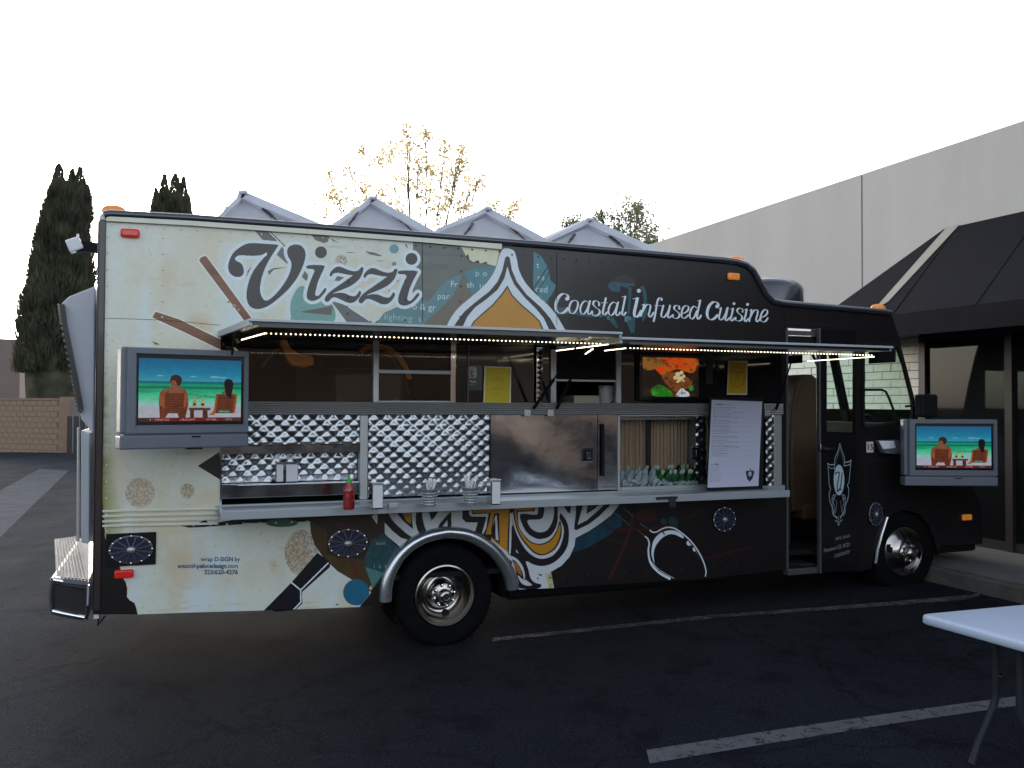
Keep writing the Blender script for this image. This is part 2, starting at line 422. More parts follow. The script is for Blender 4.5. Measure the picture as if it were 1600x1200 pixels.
Z1 = [(780, 600), (790, 575), (820, 550), (850, 548), (890, 565), (930, 575), (960, 570), (975, 553), (990, 552), (990, 570), (975, 610), (950, 640), (915, 665), (860, 690), (820, 705), (800, 718), (830, 710), (870, 712), (910, 728), (940, 730), (955, 715), (966, 698), (976, 706), (975, 720), (960, 745), (930, 770), (895, 772), (855, 755), (820, 740), (795, 742), (772, 765), (755, 764), (750, 745), (770, 715), (800, 690), (850, 655), (900, 620), (925, 600), (900, 598), (860, 590), (830, 585), (805, 590), (790, 607)]
Z2 = [(x+212, y+9) for x, y in Z1]; I2 = [(1210+(x-638)*1.07, 575+(y-541)*.98) for x, y in I1]
lets = [P4(V), P4(I1), P4(Z1), P4(Z2), P4(I2)]
dots = [P4([(726+37*math.cos(a), 457+37*math.sin(a)) for a in np.linspace(0, 6.28, 24)[:-1]]), P4([(1292+37*math.cos(a), 498+37*math.sin(a)) for a in np.linspace(0, 6.28, 24)[:-1]])]
for L in lets:
    m = W.stroke_mask(L, 10.5, closed=True); m |= W.mask([catmull(L)]); W.put(m, (206, 217, 222))
m = W.stroke_mask(dots[1], 10, closed=True) | W.mask([dots[1]]); W.put(m, (206, 217, 222))
for L in lets+dots: W.fill(L, (50, 47, 49), smooth=True)
W.fill(cc(320, 280, 4, [(352, 690), (350, 620), (375, 560), (440, 520), (490, 560), (500, 600), (470, 650), (400, 735), (365, 745)]), (198, 216, 226), .0)
# onion shaped crest
P5 = lambda p: cc(660, 280, 4, p)
O1L = [(530, 432), (500, 440), (480, 480), (460, 550), (430, 610), (380, 670), (300, 740), (220, 810), (170, 880), (150, 930), (140, 1000)]
O1R = [(920, 1000), (888, 935), (868, 900), (838, 850), (780, 780), (700, 710), (640, 640), (605, 570), (590, 500), (572, 448)]
O2L = [(532, 480), (518, 490), (500, 570), (470, 640), (420, 700), (330, 770), (260, 830), (215, 890), (190, 930), (180, 1000)]
O2R = [(870, 1000), (838, 938), (800, 870), (740, 800), (650, 720), (590, 640), (560, 570), (545, 490)]
O3L = [(531, 545), (512, 620), (470, 690), (400, 750), (330, 800), (280, 860), (250, 925), (240, 1000)]
O3R = [(820, 1000), (792, 940), (760, 870), (710, 810), (640, 740), (575, 660), (548, 600)]
O4L = [(531, 664), (495, 716), (435, 786), (365, 846), (318, 890), (298, 925), (288, 1000)]
O4R = [(775, 1000), (756, 936), (735, 886), (694, 845), (624, 786), (563, 724)]
O5L = [(531, 680), (500, 722), (440, 792), (370, 852), (325, 893), (306, 925), (296, 1000)]
O5R = [(765, 1000), (746, 938), (728, 890), (688, 850), (618, 792), (558, 730)]
W.fill(P5(O1L+O1R), (206, 216, 222), smooth=True); W.fill(P5(O2L+O2R), (34, 28, 32)); W.fill(P5(O3L+O3R), (206, 216, 222)); W.fill(P5(O4L+O4R), (34, 28, 32)); W.fill(P5(O5L+O5R), GOLD)
# right of the crest
tc_ = P5([(695, 450), (740, 480), (780, 540), (795, 590), (800, 630), (835, 665), (815, 710), (780, 775), (740, 750), (692, 688)])
m = W.fill(tc_, (62, 118, 130)); W.text('t', *P5([(712, 555)])[0], 10, LT, clip=m); W.text('sa', *P5([(718, 630)])[0], 9, LT, slope=.07, clip=m, spacing=1.3); W.text('ced', *P5([(705, 703)])[0], 10, LT, slope=.07, clip=m)
W.stroke(P5([(785, 545), (690, 690)]), 1.8, BLK, smooth=False); W.stroke(P5([(805, 560), (715, 715)]), 1.4, BLK, smooth=False); W.stroke(P5([(835, 690), (770, 775)]), 1.2, BLK, smooth=False)
PA = lambda p: cc(850, 420, 8, p)
T2 = (46, 92, 104)
W.fill(PA([(860, 140), (930, 85), (1040, 75), (1130, 130), (1140, 180), (830, 160)]), (52, 52, 50), .8)
for q in ([(790, 210), (830, 160), (1140, 185), (1135, 215), (1050, 215), (1045, 240), (955, 215), (950, 290), (850, 285), (820, 250)], [(1050, 215), (1100, 240), (1085, 420), (1075, 560), (1040, 560), (1055, 400)], [(1200, 230), (1235, 205), (1275, 270), (1290, 400), (1285, 560), (1260, 630), (1230, 668), (1228, 560), (1245, 430), (1240, 310)],
          [(130, 540), (190, 480), (290, 485), (470, 560), (720, 580), (800, 560), (860, 600), (700, 600), (560, 600), (450, 585), (320, 560), (160, 580)], [(845, 590), (870, 610), (935, 740), (900, 735), (820, 650)], [(990, 580), (1140, 600), (1132, 800), (1085, 800), (1045, 700)]):
    m = W.fill(PA(q), T2, .9); stain(m, n3, .4, .7, (34, 66, 76), .5)
W.text('e', *PA([(785, 635)])[0], 7.5, (130, 165, 172)); W.text('gh', *PA([(1005, 640)])[0], 8, (130, 165, 172), slope=.05); W.text('a', *PA([(620, 600)])[0], 7.5, (110, 145, 152)); W.text('t', *PA([(690, 600)])[0], 7.5, (110, 145, 152)); W.text('e', *PA([(450, 585)])[0], 7, (110, 145, 152))
# italic tagline, drawn with a broad nib
SL = np.array([-.26, .966])
def nib(thin, thick): return lambda d, t: thin*.62+(thick*1.1-thin*.62)*abs(float(np.dot(d, SL)))**1.6
ob = cc
def glyphs(o, G_):
    for g in G_:
        if len(g) == 3 and g[0] == 'dot': W.ell(o[0]+g[1][0]/8, o[1]+g[1][1]/8, g[2]/8, g[2]/8, WHT); continue
        th, pts = g[0], g[1]
        W.stroke(cc(o[0], o[1], 8, pts), 2, WHT, wfun=nib(1.1 if th < 4 else 1.5, th))
a_ = lambda dx, dy: [(3.0, [(560+dx, 425+dy), (520+dx, 402+dy), (480+dx, 430+dy), (455+dx, 490+dy), (460+dx, 545+dy), (490+dx, 565+dy), (520+dx, 540+dy), (550+dx, 480+dy), (565+dx, 425+dy)]), (3.0, [(575+dx, 405+dy), (560+dx, 470+dy), (548+dx, 540+dy), (560+dx, 568+dy), (585+dx, 555+dy), (600+dx, 530+dy)])]
glyphs((850, 420), [('dot', (288, 375), 24), (4.9, [(300, 372), (298, 340), (270, 315), (225, 318), (180, 360), (152, 430), (150, 500), (175, 545), (215, 555), (262, 535), (298, 495)]),
    (3.1, [(385, 395), (345, 410), (318, 470), (318, 530), (345, 558), (385, 545), (415, 490), (425, 430), (405, 398), (385, 395)])]+a_(0, 0)+a_(352, 15)+[
    ('dot', (688, 455), 13), ('dot', (604, 545), 13), (3.4, [(690, 445), (680, 415), (650, 400), (620, 415), (618, 450), (650, 485), (690, 515), (695, 550), (660, 585), (620, 582), (596, 555)]),
    (3.4, [(772, 370), (755, 450), (737, 530), (738, 565), (760, 572), (787, 545)]), (2, [(710, 425), (797, 425)]),
    (3.2, [(1015, 350), (1000, 430), (980, 530), (978, 572), (998, 578), (1022, 548)]), (2, [(975, 350), (1027, 345)]),
    ('dot', (1185, 275), 25), (5.0, [(1165, 375), (1150, 450), (1130, 540), (1134, 590), (1160, 600), (1190, 575), (1212, 535)]), (2.5, [(1110, 375), (1187, 368)]),
    (2.6, [(1252, 447), (1212, 590)]), (1.5, [(1222, 452), (1255, 446)]), (3.0, [(1230, 540), (1272, 462), (1308, 445), (1330, 462), (1322, 520), (1308, 575), (1325, 602), (1350, 580), (1367, 550)]),
    ('dot', (1468, 390), 12), (3.2, [(1474, 385), (1465, 366), (1440, 368), (1418, 405), (1405, 480), (1388, 580), (1372, 650)]), (1.6, [(1380, 460), (1452, 460)])])
PB0 = (1040, 420)
glyphs(PB0, [(3.1, [(-28, 462), (-45, 530), (-55, 580), (-40, 606), (-10, 598), (30, 540), (50, 480)]), (3.1, [(55, 462), (38, 540), (28, 590), (40, 612), (75, 590)]), (1.5, [(-56, 468), (-25, 460)]),
    ('dot', (172, 498), 13), ('dot', (92, 580), 13), (3.3, [(172, 488), (165, 465), (135, 458), (110, 475), (110, 505), (145, 535), (172, 565), (168, 600), (135, 620), (100, 610), (86, 590)]),
    (3.0, [(205, 560), (250, 545), (283, 510), (285, 475), (260, 460), (225, 480), (203, 530), (200, 590), (220, 617), (250, 610), (282, 580)]),
    (3.0, [(388, 490), (360, 468), (330, 490), (305, 550), (305, 605), (330, 627), (360, 600), (390, 530)]), (3.2, [(432, 400), (415, 480), (395, 580), (400, 625), (425, 615), (442, 585)]), (1.6, [(397, 400), (445, 395)]),
    ('dot', (642, 470), 22), (4.8, [(655, 465), (655, 440), (630, 415), (590, 420), (545, 465), (520, 540), (528, 605), (562, 635), (605, 622), (648, 582)]),
    (3.1, [(692, 492), (680, 550), (668, 610), (685, 638), (715, 622), (750, 560), (770, 495)]), (3.1, [(777, 490), (760, 570), (747, 630), (765, 645), (797, 615)]), (1.5, [(665, 496), (692, 490)]),
    ('dot', (855, 436), 18), (3.3, [(843, 500), (828, 570), (812, 630), (830, 648), (865, 615)]), (1.5, [(808, 503), (845, 497)]),
    ('dot', (962, 535), 12), ('dot', (876, 612), 12), (3.3, [(962, 525), (955, 502), (925, 492), (898, 510), (900, 540), (930, 570), (956, 598), (950, 635), (915, 653), (882, 642), (872, 622)]),
    ('dot', (1025, 445), 18), (3.3, [(1012, 510), (1000, 580), (985, 635), (1000, 657), (1035, 625)]), (1.5, [(980, 512), (1015, 506)]),
    (2.6, [(1075, 515), (1047, 655)]), (1.5, [(1048, 521), (1077, 513)]), (3.0, [(1060, 600), (1100, 528), (1135, 513), (1152, 530), (1145, 580), (1130, 635), (1145, 660), (1182, 625)]),
    (3.1, [(1192, 610), (1240, 590), (1270, 555), (1268, 520), (1242, 510), (1207, 545), (1187, 600), (1190, 645), (1220, 664), (1253, 650), (1277, 618)])])
# small print
NV = (44, 62, 92); BL = (38, 104, 140)
W.text('wrap D-', 329.5, 876.6, 6.6, BL, align='CENTER', slope=-.01, bold=.012, wx=1.04) if False else None
def rtext(parts, xr, y, h):
    tot = 0; ws = []
    for t, c in parts:
        cu = bpy.data.curves.new('t', 'FONT'); cu.body = t.replace(' ', '\u00a0'); o = bpy.data.objects.new('t', cu); COL.objects.link(o); bpy.context.view_layer.update()
        wdt = o.dimensions.x; ws.append(wdt*h/.72+h*.09); bpy.data.objects.remove(o); bpy.data.curves.remove(cu)
    k = 1.0; x = xr-sum(ws)
    for (t, c), q in zip(parts, ws): W.text(t, x, y, h, c, bold=.03); x += q + (h*.22 if t == ' ' else 0)
rtext([('wrap', BL), (' ', BL), ('D-', BL), ('SIGN', NV), (' ', NV), ('by', BL)], 372, 876.8, 6.6)
rtext([('antoni', NV), ('A', BL), ('peluce', NV), ('d', BL), ('esign', NV), ('.com', BL)], 371.5, 887.3, 6.6)
rtext([('323/620-4276', NV)], 371.5, 897.2, 6.8)
# bits under and beside the counter, left
W.fill([(309, 728), (343, 706), (348, 752)], BLK)
W.fill(cc(60, 760, 4, [(890, 245), (950, 238), (1010, 225), (1045, 206), (1060, 226), (1130, 224), (1200, 212), (1290, 200), (1290, 235), (1000, 256), (940, 258)]), BLK)
W.fill([(363, 800), (620, 790), (620, 810), (480, 815), (363, 818)], BLK)
P7 = lambda p: cc(400, 790, 6.667, p)
W.ell(440.5, 817, 25, 6.5, (66, 96, 84))
m = W.fill(P7([(560, 60), (563, 200), (575, 300), (610, 400), (700, 540), (850, 680), (1000, 770), (1175, 860), (1210, 870), (1600, 500), (1600, 60)]), (46, 38, 30))
olv = W.fill(P7([(563, 160), (740, 260), (740, 500), (850, 540), (1120, 560), (1140, 650), (1195, 865), (1000, 770), (850, 680), (700, 540), (610, 400), (570, 280)]), (88, 68, 34)); stain(olv, n5, .45, .7, (62, 46, 26), .8)
W.fill(P7([(960, 560), (1040, 560), (1060, 800), (1000, 700)]), (84, 34, 26), .6); W.fill(P7([(790, 170), (860, 160), (930, 220), (830, 260)]), (70, 34, 28), .6)
m = W.fill(P7([(1130, 560), (1180, 400), (1260, 330), (1340, 280), (1600, 420), (1600, 500), (1400, 620), (1215, 860), (1150, 700)]), (34, 66, 72)); stain(m, n3, .5, .8, (56, 92, 96), .5)
m = W.fill(P7([(1140, 640), (1330, 700), (1215, 865)]), (70, 112, 106)); stain(m, spk, .5, .8, (110, 140, 130), .5)
W.text('S7 ark', *P7([(1190, 385)])[0], 7, (62, 90, 92), spacing=1.1); W.text('i  a  t', *P7([(1225, 652)])[0], 7, (110, 138, 140))
q = P7([(1252, 375), (1345, 372), (1345, 408), (1252, 410)]); W.fill(q, (110, 118, 120)); W.stroke(P7([(1270, 380), (1330, 380)]), 2, (60, 66, 68), smooth=False)
W.fill(P7([(640, 490), (770, 590), (770, 640), (480, 900), (483, 1020), (405, 1090), (395, 1200), (30, 1200), (80, 1095), (370, 800)]), (20, 20, 28))
W.stroke(P7([(750, 600), (465, 880), (368, 800)]), 2.2, WHT, smooth=False); W.stroke(P7([(465, 880), (468, 1005), (385, 1090)]), 2.2, WHT, smooth=False)
W.ell(556.7, 925.7, 20.5, 20.5, (32, 96, 128)); W.fill(P7([(825, 1028), (850, 1024), (868, 1036), (840, 1036)]), BLK)
W.fill(P7([(1060, 1075), (1190, 930), (1240, 860), (1400, 640), (1500, 560), (1900, 400), (1900, 1250), (1040, 1250)]), BLK)
W.stroke(P7([(1190, 925), (1110, 1015)]), .8, (150, 90, 60), smooth=False); W.fill(P7([(1175, 860), (1200, 830), (1210, 870), (1195, 885)]), (210, 170, 130))
# lower part of the crest, around the wheel arch
L8 = lambda p: cc(570, 780, 8, p); R8 = lambda p: cc(770, 780, 8, p)
W.fill([(600, 780), (800, 770), (800, 860), (600, 860)], BLK, clip=W.mask([L8([(250, 0), (1700, 0), (1700, 700), (500, 700), (250, 430)])]))
CW = (196, 200, 206)
W.fill([(590, 775), (603, 775), (590, 840)], CW, .0)
for q in ([(250, 290), (350, 400), (450, 480), (575, 520), (560, 700), (380, 545), (300, 480), (250, 430)], [(85, 215), (165, 150), (155, 315), (120, 270)],
          [(270, 140), (390, 140), (420, 200), (480, 270), (560, 340), (605, 370), (592, 280), (585, 140), (640, 140), (636, 300), (660, 390), (700, 470), (620, 490), (520, 430), (420, 340), (350, 270)],
          [(715, 140), (800, 140), (815, 210), (835, 268), (870, 230), (925, 140), (1090, 140), (1000, 230), (940, 300), (890, 400), (790, 430), (745, 340), (720, 230)],
          [(1030, 258), (1040, 360), (960, 360)], [(1078, 140), (1222, 140), (1218, 240), (1262, 288), (1412, 292), (1380, 400), (1085, 400)],
          [(1300, 140), (1335, 140), (1345, 188), (1550, 178), (1532, 260), (1522, 350), (1480, 440), (1465, 420), (1522, 220), (1330, 218), (1302, 190)]): W.fill(L8(q), CW)
W.fill(L8([(450, 140), (590, 140), (575, 312), (520, 272)]), GOLD); W.fill(L8([(1340, 120), (1600, 110), (1600, 250), (1590, 440), (1510, 440), (1550, 300), (1580, 168), (1345, 172)]), GOLD)
W.fill(R8([(-20, 60), (1600, 30), (1570, 85), (1480, 200), (1350, 300), (1200, 400), (1035, 485), (1020, 590), (960, 720), (860, 830), (720, 912), (740, 1000), (765, 1130), (250, 1200), (240, 780), (-20, 560)]), CW)
m = W.fill(R8([(1037, 490), (1250, 380), (1400, 290), (1510, 170), (1600, 200), (1620, 330), (1400, 480), (1200, 600), (1000, 672), (1022, 590)]), (24, 74, 98)); stain(m, n5, .4, .7, (18, 48, 62), .8)
W.fill(R8([(-20, 60), (300, 60), (300, 160), (215, 150), (200, 300), (185, 660), (-20, 500)]), GOLD)
W.fill(R8([(-20, 380), (15, 180), (78, 176), (86, 560), (-20, 470)]), BLK); W.fill(R8([(-10, 350), (32, 205), (50, 195), (72, 520), (35, 500), (30, 250)]), CW)
BK = (26, 20, 28)
W.fill(R8([(205, 155), (240, 60), (310, 60), (300, 200), (340, 330), (430, 480), (560, 560), (660, 550), (760, 490), (800, 400), (768, 130), (800, 140), (880, 210), (935, 310), (952, 430), (935, 580), (865, 700), (755, 795), (630, 835), (520, 820), (415, 775), (445, 880), (470, 980), (520, 1040), (598, 1062), (606, 1085), (590, 1105), (540, 1120), (430, 1125), (300, 1090), (300, 960), (230, 720), (185, 640)]), BK, smooth=True)
W.fill(R8([(240, 170), (262, 330), (330, 500), (420, 640), (520, 720), (620, 745), (740, 710), (830, 610), (880, 470), (885, 360), (850, 270), (800, 200), (800, 300), (760, 410), (700, 500), (600, 540), (420, 460), (320, 180)]), CW, smooth=True)
W.fill(R8([(215, 165), (235, 175), (250, 330), (222, 690), (200, 690)]), CW); W.fill(R8([(250, 330), (330, 510), (430, 660), (330, 700), (228, 690), (236, 330)]), BK)
W.fill(R8([(244, 60), (275, 300), (335, 460), (430, 590), (530, 682), (640, 700), (770, 632), (842, 510), (862, 400), (850, 290), (832, 280), (790, 400), (720, 500), (600, 556), (480, 530), (380, 430), (320, 310), (308, 60)]), BK, smooth=True)
W.fill(R8([(262, 60), (290, 300), (345, 445), (440, 575), (540, 665), (640, 684), (755, 620), (825, 500), (848, 380), (836, 315), (790, 432), (720, 522), (600, 570), (470, 540), (370, 430), (310, 310), (292, 60)]), GOLD, smooth=True)
W.fill(R8([(318, 170), (350, 340), (420, 460), (520, 535), (610, 550), (700, 515), (770, 430), (812, 330), (800, 60), (320, 60)]), CW, smooth=True)
W.fill(R8([(345, 190), (520, 195), (562, 175), (575, 60), (640, 60), (636, 190), (590, 250), (440, 262), (460, 340), (520, 395), (600, 415), (680, 385), (740, 290), (765, 180), (765, 60), (805, 60), (812, 180), (808, 290), (765, 400), (700, 470), (620, 495), (540, 490), (440, 430), (375, 330)]), BK, smooth=True)
W.fill(R8([(300, 60), (535, 60), (520, 152), (305, 158)]), BK); W.fill(R8([(308, 60), (515, 60), (508, 138), (308, 146)]), GOLD)
for q in ([(870, 60), (980, 60), (965, 182), (935, 160)], [(1040, 60), (1130, 60), (1060, 322), (1180, 260), (1330, 130), (1400, 60), (1480, 60), (1330, 212), (1200, 312), (1045, 387), (1015, 372), (1035, 200)], [(1190, 60), (1340, 60), (1230, 150), (1168, 182)]): W.fill(R8(q), BK)
W.fill(R8([(1215, 60), (1300, 60), (1210, 140)]), (110, 40, 34))
W.fill(R8([(225, 708), (300, 745), (370, 830), (400, 930), (410, 1000), (490, 1070), (420, 1080), (350, 1040), (312, 950), (380, 1005), (375, 930), (340, 850), (290, 780), (235, 745)]), CW, smooth=True); W.fill(R8([(240, 762), (310, 810), (350, 880), (365, 962), (310, 920), (270, 840)]), (150, 104, 44)); W.fill(R8([(290, 620), (326, 682), (290, 660)]), CW)
m = W.fill(R8([(640, 935), (730, 918), (745, 1000), (768, 1115), (700, 1118), (680, 1000)]), (188, 186, 150)); stain(m, n3, .4, .6, (150, 156, 96), .7); W.fill(R8([(560, 935), (615, 938), (612, 962), (590, 958)]), (40, 96, 106))
# spoon outline and dark red branches
S8 = lambda p: cc(960, 780, 8, p)
RD = (66, 24, 26)
W.ell(1010, 806, 17, 10, RD, .8); W.stroke(S8([(230, 200), (200, 360), (120, 600), (0, 860), (-60, 980)]), 6, RD, .8); W.stroke(S8([(-120, 320), (0, 380), (300, 375), (560, 360), (800, 275), (1000, 190), (1120, 110)]), 4.5, RD, .7); W.stroke(S8([(-100, 480), (150, 570), (300, 630), (440, 690)]), 3, RD, .6); W.stroke(S8([(1060, 740), (1300, 710), (1480, 650), (1700, 590)]), 4, RD, .6)
W.ell(1037, 815, 5, 5, (34, 66, 74), .9); W.ell(1051, 813, 7, 6.5, (34, 66, 74), .8); W.fill(S8([(690, 320), (800, 270), (790, 370)]), (34, 66, 74), .7)
for q in ([(0, 170), (190, 320)], [(130, 130), (240, 215)], [(320, 300), (405, 360)], [(300, 395), (385, 465)]): W.stroke(S8(q), .9, (96, 104, 112), smooth=False)
W.stroke(S8([(445, 390), (480, 412), (530, 408), (590, 375), (660, 352), (750, 365), (850, 430), (960, 530), (1060, 670), (1120, 800), (1145, 900), (1138, 960)]), 2.2, WHT)
W.stroke(S8([(385, 465), (420, 500), (435, 560), (425, 640), (440, 760), (490, 850), (580, 930), (690, 990)]), 3, WHT, wfun=lambda d, t: 2.0+2.6*t); W.stroke(S8([(450, 770), (560, 880), (745, 990)]), .8, WHT)
W.fill(S8([(500, 800), (465, 700), (468, 600), (500, 500), (580, 420), (700, 388), (800, 410), (862, 465), (855, 488), (760, 445), (680, 442), (590, 490), (520, 580), (490, 680)]), WHT, smooth=True)
for q in ([(905, 530), (920, 518), (962, 572), (955, 585), (940, 570), (930, 587), (900, 560)], [(980, 600), (1000, 610), (1072, 745), (1015, 645), (1003, 658), (980, 640)]): W.fill(S8(q), WHT)
W.stroke(S8([(600, 400), (625, 440)]), 2, BLK, smooth=False)
# dust and fine wear over everything
W.a *= (1+.05*(n3-.5)+.06*(n5-.5))[..., None]
wrap_img = W.image('wrap_print')
def wrap_uv(p): return ((p[0]-WX0)*WS/W.W, 1-(WZ1-p[2])*WS/W.H)

# ================================================================== materials
M_asph = None
def asphalt():
    m = bpy.data.materials.new('asphalt'); m.use_nodes = True; N = m.node_tree; L = N.links; b = N.nodes['Principled BSDF']
    tc = N.nodes.new('ShaderNodeTexCoord')
    def noise(sc, det=6, rough=.6, vec=None, dist=0):
        n = N.nodes.new('ShaderNodeTexNoise'); n.inputs['Scale'].default_value = sc; n.inputs['Detail'].default_value = det; n.inputs['Roughness'].default_value = rough; n.inputs['Distortion'].default_value = dist
        L.new(vec or tc.outputs['Object'], n.inputs['Vector']); return n.outputs[0]
    def ramp(src, a, b_, c0, c1):
        r = N.nodes.new('ShaderNodeValToRGB'); r.color_ramp.elements[0].position = a; r.color_ramp.elements[1].position = b_
        r.color_ramp.elements[0].color = c0; r.color_ramp.elements[1].color = c1; L.new(src, r.inputs[0]); return r.outputs[0]
    def mix(f, a, b_, mode='MIX'):
        x = N.nodes.new('ShaderNodeMix'); x.data_type = 'RGBA'; x.blend_type = mode
        (L.new(f, x.inputs[0]) if not isinstance(f, float) else setattr(x.inputs[0], 'default_value', f))
        L.new(a, x.inputs[6]); L.new(b_, x.inputs[7]); return x.outputs[2]
    # dark sealcoat, painted paler towards the rear lane for the sky sheen there
    base = ramp(noise(.35, 5), .35, .7, (.0125, .0140, .0180, 1), (.0205, .0225, .0280, 1))
    sheen_tone = ramp(noise(1.1, 6), .3, .7, (.0220, .0255, .0325, 1), (.0440, .0485, .0580, 1))
    sx = N.nodes.new('ShaderNodeSeparateXYZ'); L.new(tc.outputs['Object'], sx.inputs[0])
    ad = N.nodes.new('ShaderNodeMath'); ad.operation = 'MULTIPLY_ADD'; L.new(noise(.6, 5), ad.inputs[0]); ad.inputs[1].default_value = 1.6; L.new(sx.outputs[0], ad.inputs[2])
    mr = N.nodes.new('ShaderNodeMapRange'); mr.inputs[1].default_value = .9; mr.inputs[2].default_value = -1.0; mr.inputs[3].default_value = 0; mr.inputs[4].default_value = 1; L.new(ad.outputs[0], mr.inputs[0])
    c = mix(mr.outputs[0], base, sheen_tone)
    st = ramp(noise(2.2, 7, .7), .52, .62, (1, 1, 1, 1), (.72, .72, .74, 1)); c = mix(1.0, c, st, 'MULTIPLY')
    # long cracks
    vo = N.nodes.new('ShaderNodeTexVoronoi'); vo.feature = 'DISTANCE_TO_EDGE'; vo.inputs['Scale'].default_value = .35
    nn = N.nodes.new('ShaderNodeTexNoise'); nn.inputs['Scale'].default_value = 1.5; nn.inputs['Detail'].default_value = 6; L.new(tc.outputs['Object'], nn.inputs['Vector'])
    va = N.nodes.new('ShaderNodeVectorMath'); va.operation = 'ADD'; L.new(tc.outputs['Object'], va.inputs[0]); L.new(nn.outputs['Color'], va.inputs[1]); L.new(va.outputs[0], vo.inputs['Vector'])
    cr = ramp(vo.outputs['Distance'], .0, .010, (.72, .72, .72, 1), (1, 1, 1, 1)); c = mix(1.0, c, cr, 'MULTIPLY')
    # aggregate
    ag = ramp(noise(120, 3, .7), .40, .68, (.5, .5, .5, 1), (1.9, 1.9, 1.9, 1)); c = mix(1.0, c, ag, 'MULTIPLY')
    L.new(c, b.inputs['Base Color'])
    rr = N.nodes.new('ShaderNodeMapRange'); rr.inputs[3].default_value = .62; rr.inputs[4].default_value = .9; L.new(noise(1.3, 5), rr.inputs[0]); L.new(rr.outputs[0], b.inputs['Roughness'])
    b.inputs['Specular IOR Level'].default_value = .004
    bp = N.nodes.new('ShaderNodeBump'); bp.inputs['Strength'].default_value = .9; bp.inputs['Distance'].default_value = .006; L.new(noise(140, 3, .6), bp.inputs['Height']); L.new(bp.outputs[0], b.inputs['Normal'])
    return m
M_asph = asphalt()
def worn_paint(name, col, thr=.47, soft=.05, sc=14):
    m = mat(name, col, .7, noise=.25, nscale=9, bump=.002, bscale=120); N = m.node_tree; b = N.nodes['Principled BSDF']
    tc = N.nodes.new('ShaderNodeTexCoord'); n = N.nodes.new('ShaderNodeTexNoise'); n.inputs['Scale'].default_value = sc; n.inputs['Detail'].default_value = 9; n.inputs['Roughness'].default_value = .75
    N.links.new(tc.outputs['Object'], n.inputs[0]); r = N.nodes.new('ShaderNodeMapRange'); r.inputs[1].default_value = thr-soft; r.inputs[2].default_value = thr+soft; r.inputs[3].default_value = 1; r.inputs[4].default_value = 0
    mm = N.nodes.new('ShaderNodeMath'); mm.operation = 'MULTIPLY'; mm.inputs[1].default_value = .92
    N.links.new(n.outputs[0], r.inputs[0]); N.links.new(r.outputs[0], mm.inputs[0]); N.links.new(mm.outputs[0], b.inputs['Alpha']); return m
M_line = worn_paint('worn_line_paint', (.085, .090, .102), .60, .07)
M_line2 = worn_paint('thin_line_paint', (.075, .080, .090), .55, .16, 6)
M_conc = mat('sidewalk_concrete', (.12, .118, .118), .85, noise=.18, nscale=3, bump=.003, bscale=80)
M_curb = mat('curb_concrete', (.075, .068, .062), .85, noise=.3, nscale=5, bump=.004, bscale=60)
M_gutter = mat('pale_concrete_band', (.062, .070, .084), .9, noise=.25, nscale=3, bump=.003, bscale=80, spec=.02)
M_stucco = mat('painted_tiltup_concrete', (.385, .376, .368), .8, noise=.08, nscale=1.1, stretch=(1, .8, .22), bump=.002, bscale=50, spec=.3)
M_tan = mat('tan_trim_paint', (.11, .085, .068), .7, noise=.1, nscale=3)
M_joint = mat('joint_sealant', (.30, .27, .25), .8)
M_brick = mat('cream_painted_block', (.74, .72, .66), .75, noise=.10, nscale=7, bump=.003, bscale=60)
M_mortar = mat('grey_mortar', (.17, .16, .15), .9, noise=.15, nscale=20, bump=.003, bscale=90)
M_canv = mat('black_canvas', (.0055, .0062, .010), .75, noise=.2, nscale=2, bump=.0015, bscale=250, spec=.06)
M_canvs = mat('cream_canvas_stripe', (.24, .235, .20), .8, noise=.08, nscale=4)
M_bronze = mat('dark_bronze_frame', (.035, .033, .034), .4, metal=.5)
M_sglass = mat('storefront_glass', (.010, .011, .012), .03, spec=.25)
M_blockw = mat('tan_slump_block', (.24, .155, .105), .85, noise=.2, nscale=4, bump=.006, bscale=30)
M_darkbl = mat('plain_brown_plaster', (.20, .15, .13), .85, noise=.1, nscale=.8)
M_bark = mat('grey_bark', (.11, .085, .065), .9, noise=.3, nscale=6, bump=.01, bscale=20)
def leafmat(name, col, tr, trcol=None):
    m = bpy.data.materials.new(name); m.use_nodes = True; N = m.node_tree; N.nodes.clear(); L = N.links
    o = N.nodes.new('ShaderNodeOutputMaterial'); d = N.nodes.new('ShaderNodeBsdfDiffuse'); t = N.nodes.new('ShaderNodeBsdfTranslucent'); mx = N.nodes.new('ShaderNodeMixShader')
    tc = N.nodes.new('ShaderNodeTexCoord'); n = N.nodes.new('ShaderNodeTexNoise'); n.inputs['Scale'].default_value = 1.3; n.inputs['Detail'].default_value = 5; L.new(tc.outputs['Object'], n.inputs[0])
    r = N.nodes.new('ShaderNodeValToRGB'); r.color_ramp.elements[0].position = .35; r.color_ramp.elements[1].position = .68
    r.color_ramp.elements[0].color = tuple(x*.55 for x in col)+(1,); r.color_ramp.elements[1].color = tuple(min(1, x*1.4) for x in col)+(1,)
    L.new(n.outputs[0], r.inputs[0]); L.new(r.outputs[0], d.inputs[0])
    t.inputs[0].default_value = tuple(trcol or col)+(1,); mx.inputs[0].default_value = tr
    L.new(d.outputs[0], mx.inputs[1]); L.new(t.outputs[0], mx.inputs[2]); L.new(mx.outputs[0], o.inputs[0]); return m
M_cyp = leafmat('cypress_foliage', (.078, .080, .055), .15, (.12, .11, .05))
M_gold = leafmat('golden_leaves', (.46, .38, .20), .6, (.72, .58, .30))
M_grn = leafmat('grey_green_leaves', (.13, .14, .09), .4, (.26, .27, .14))
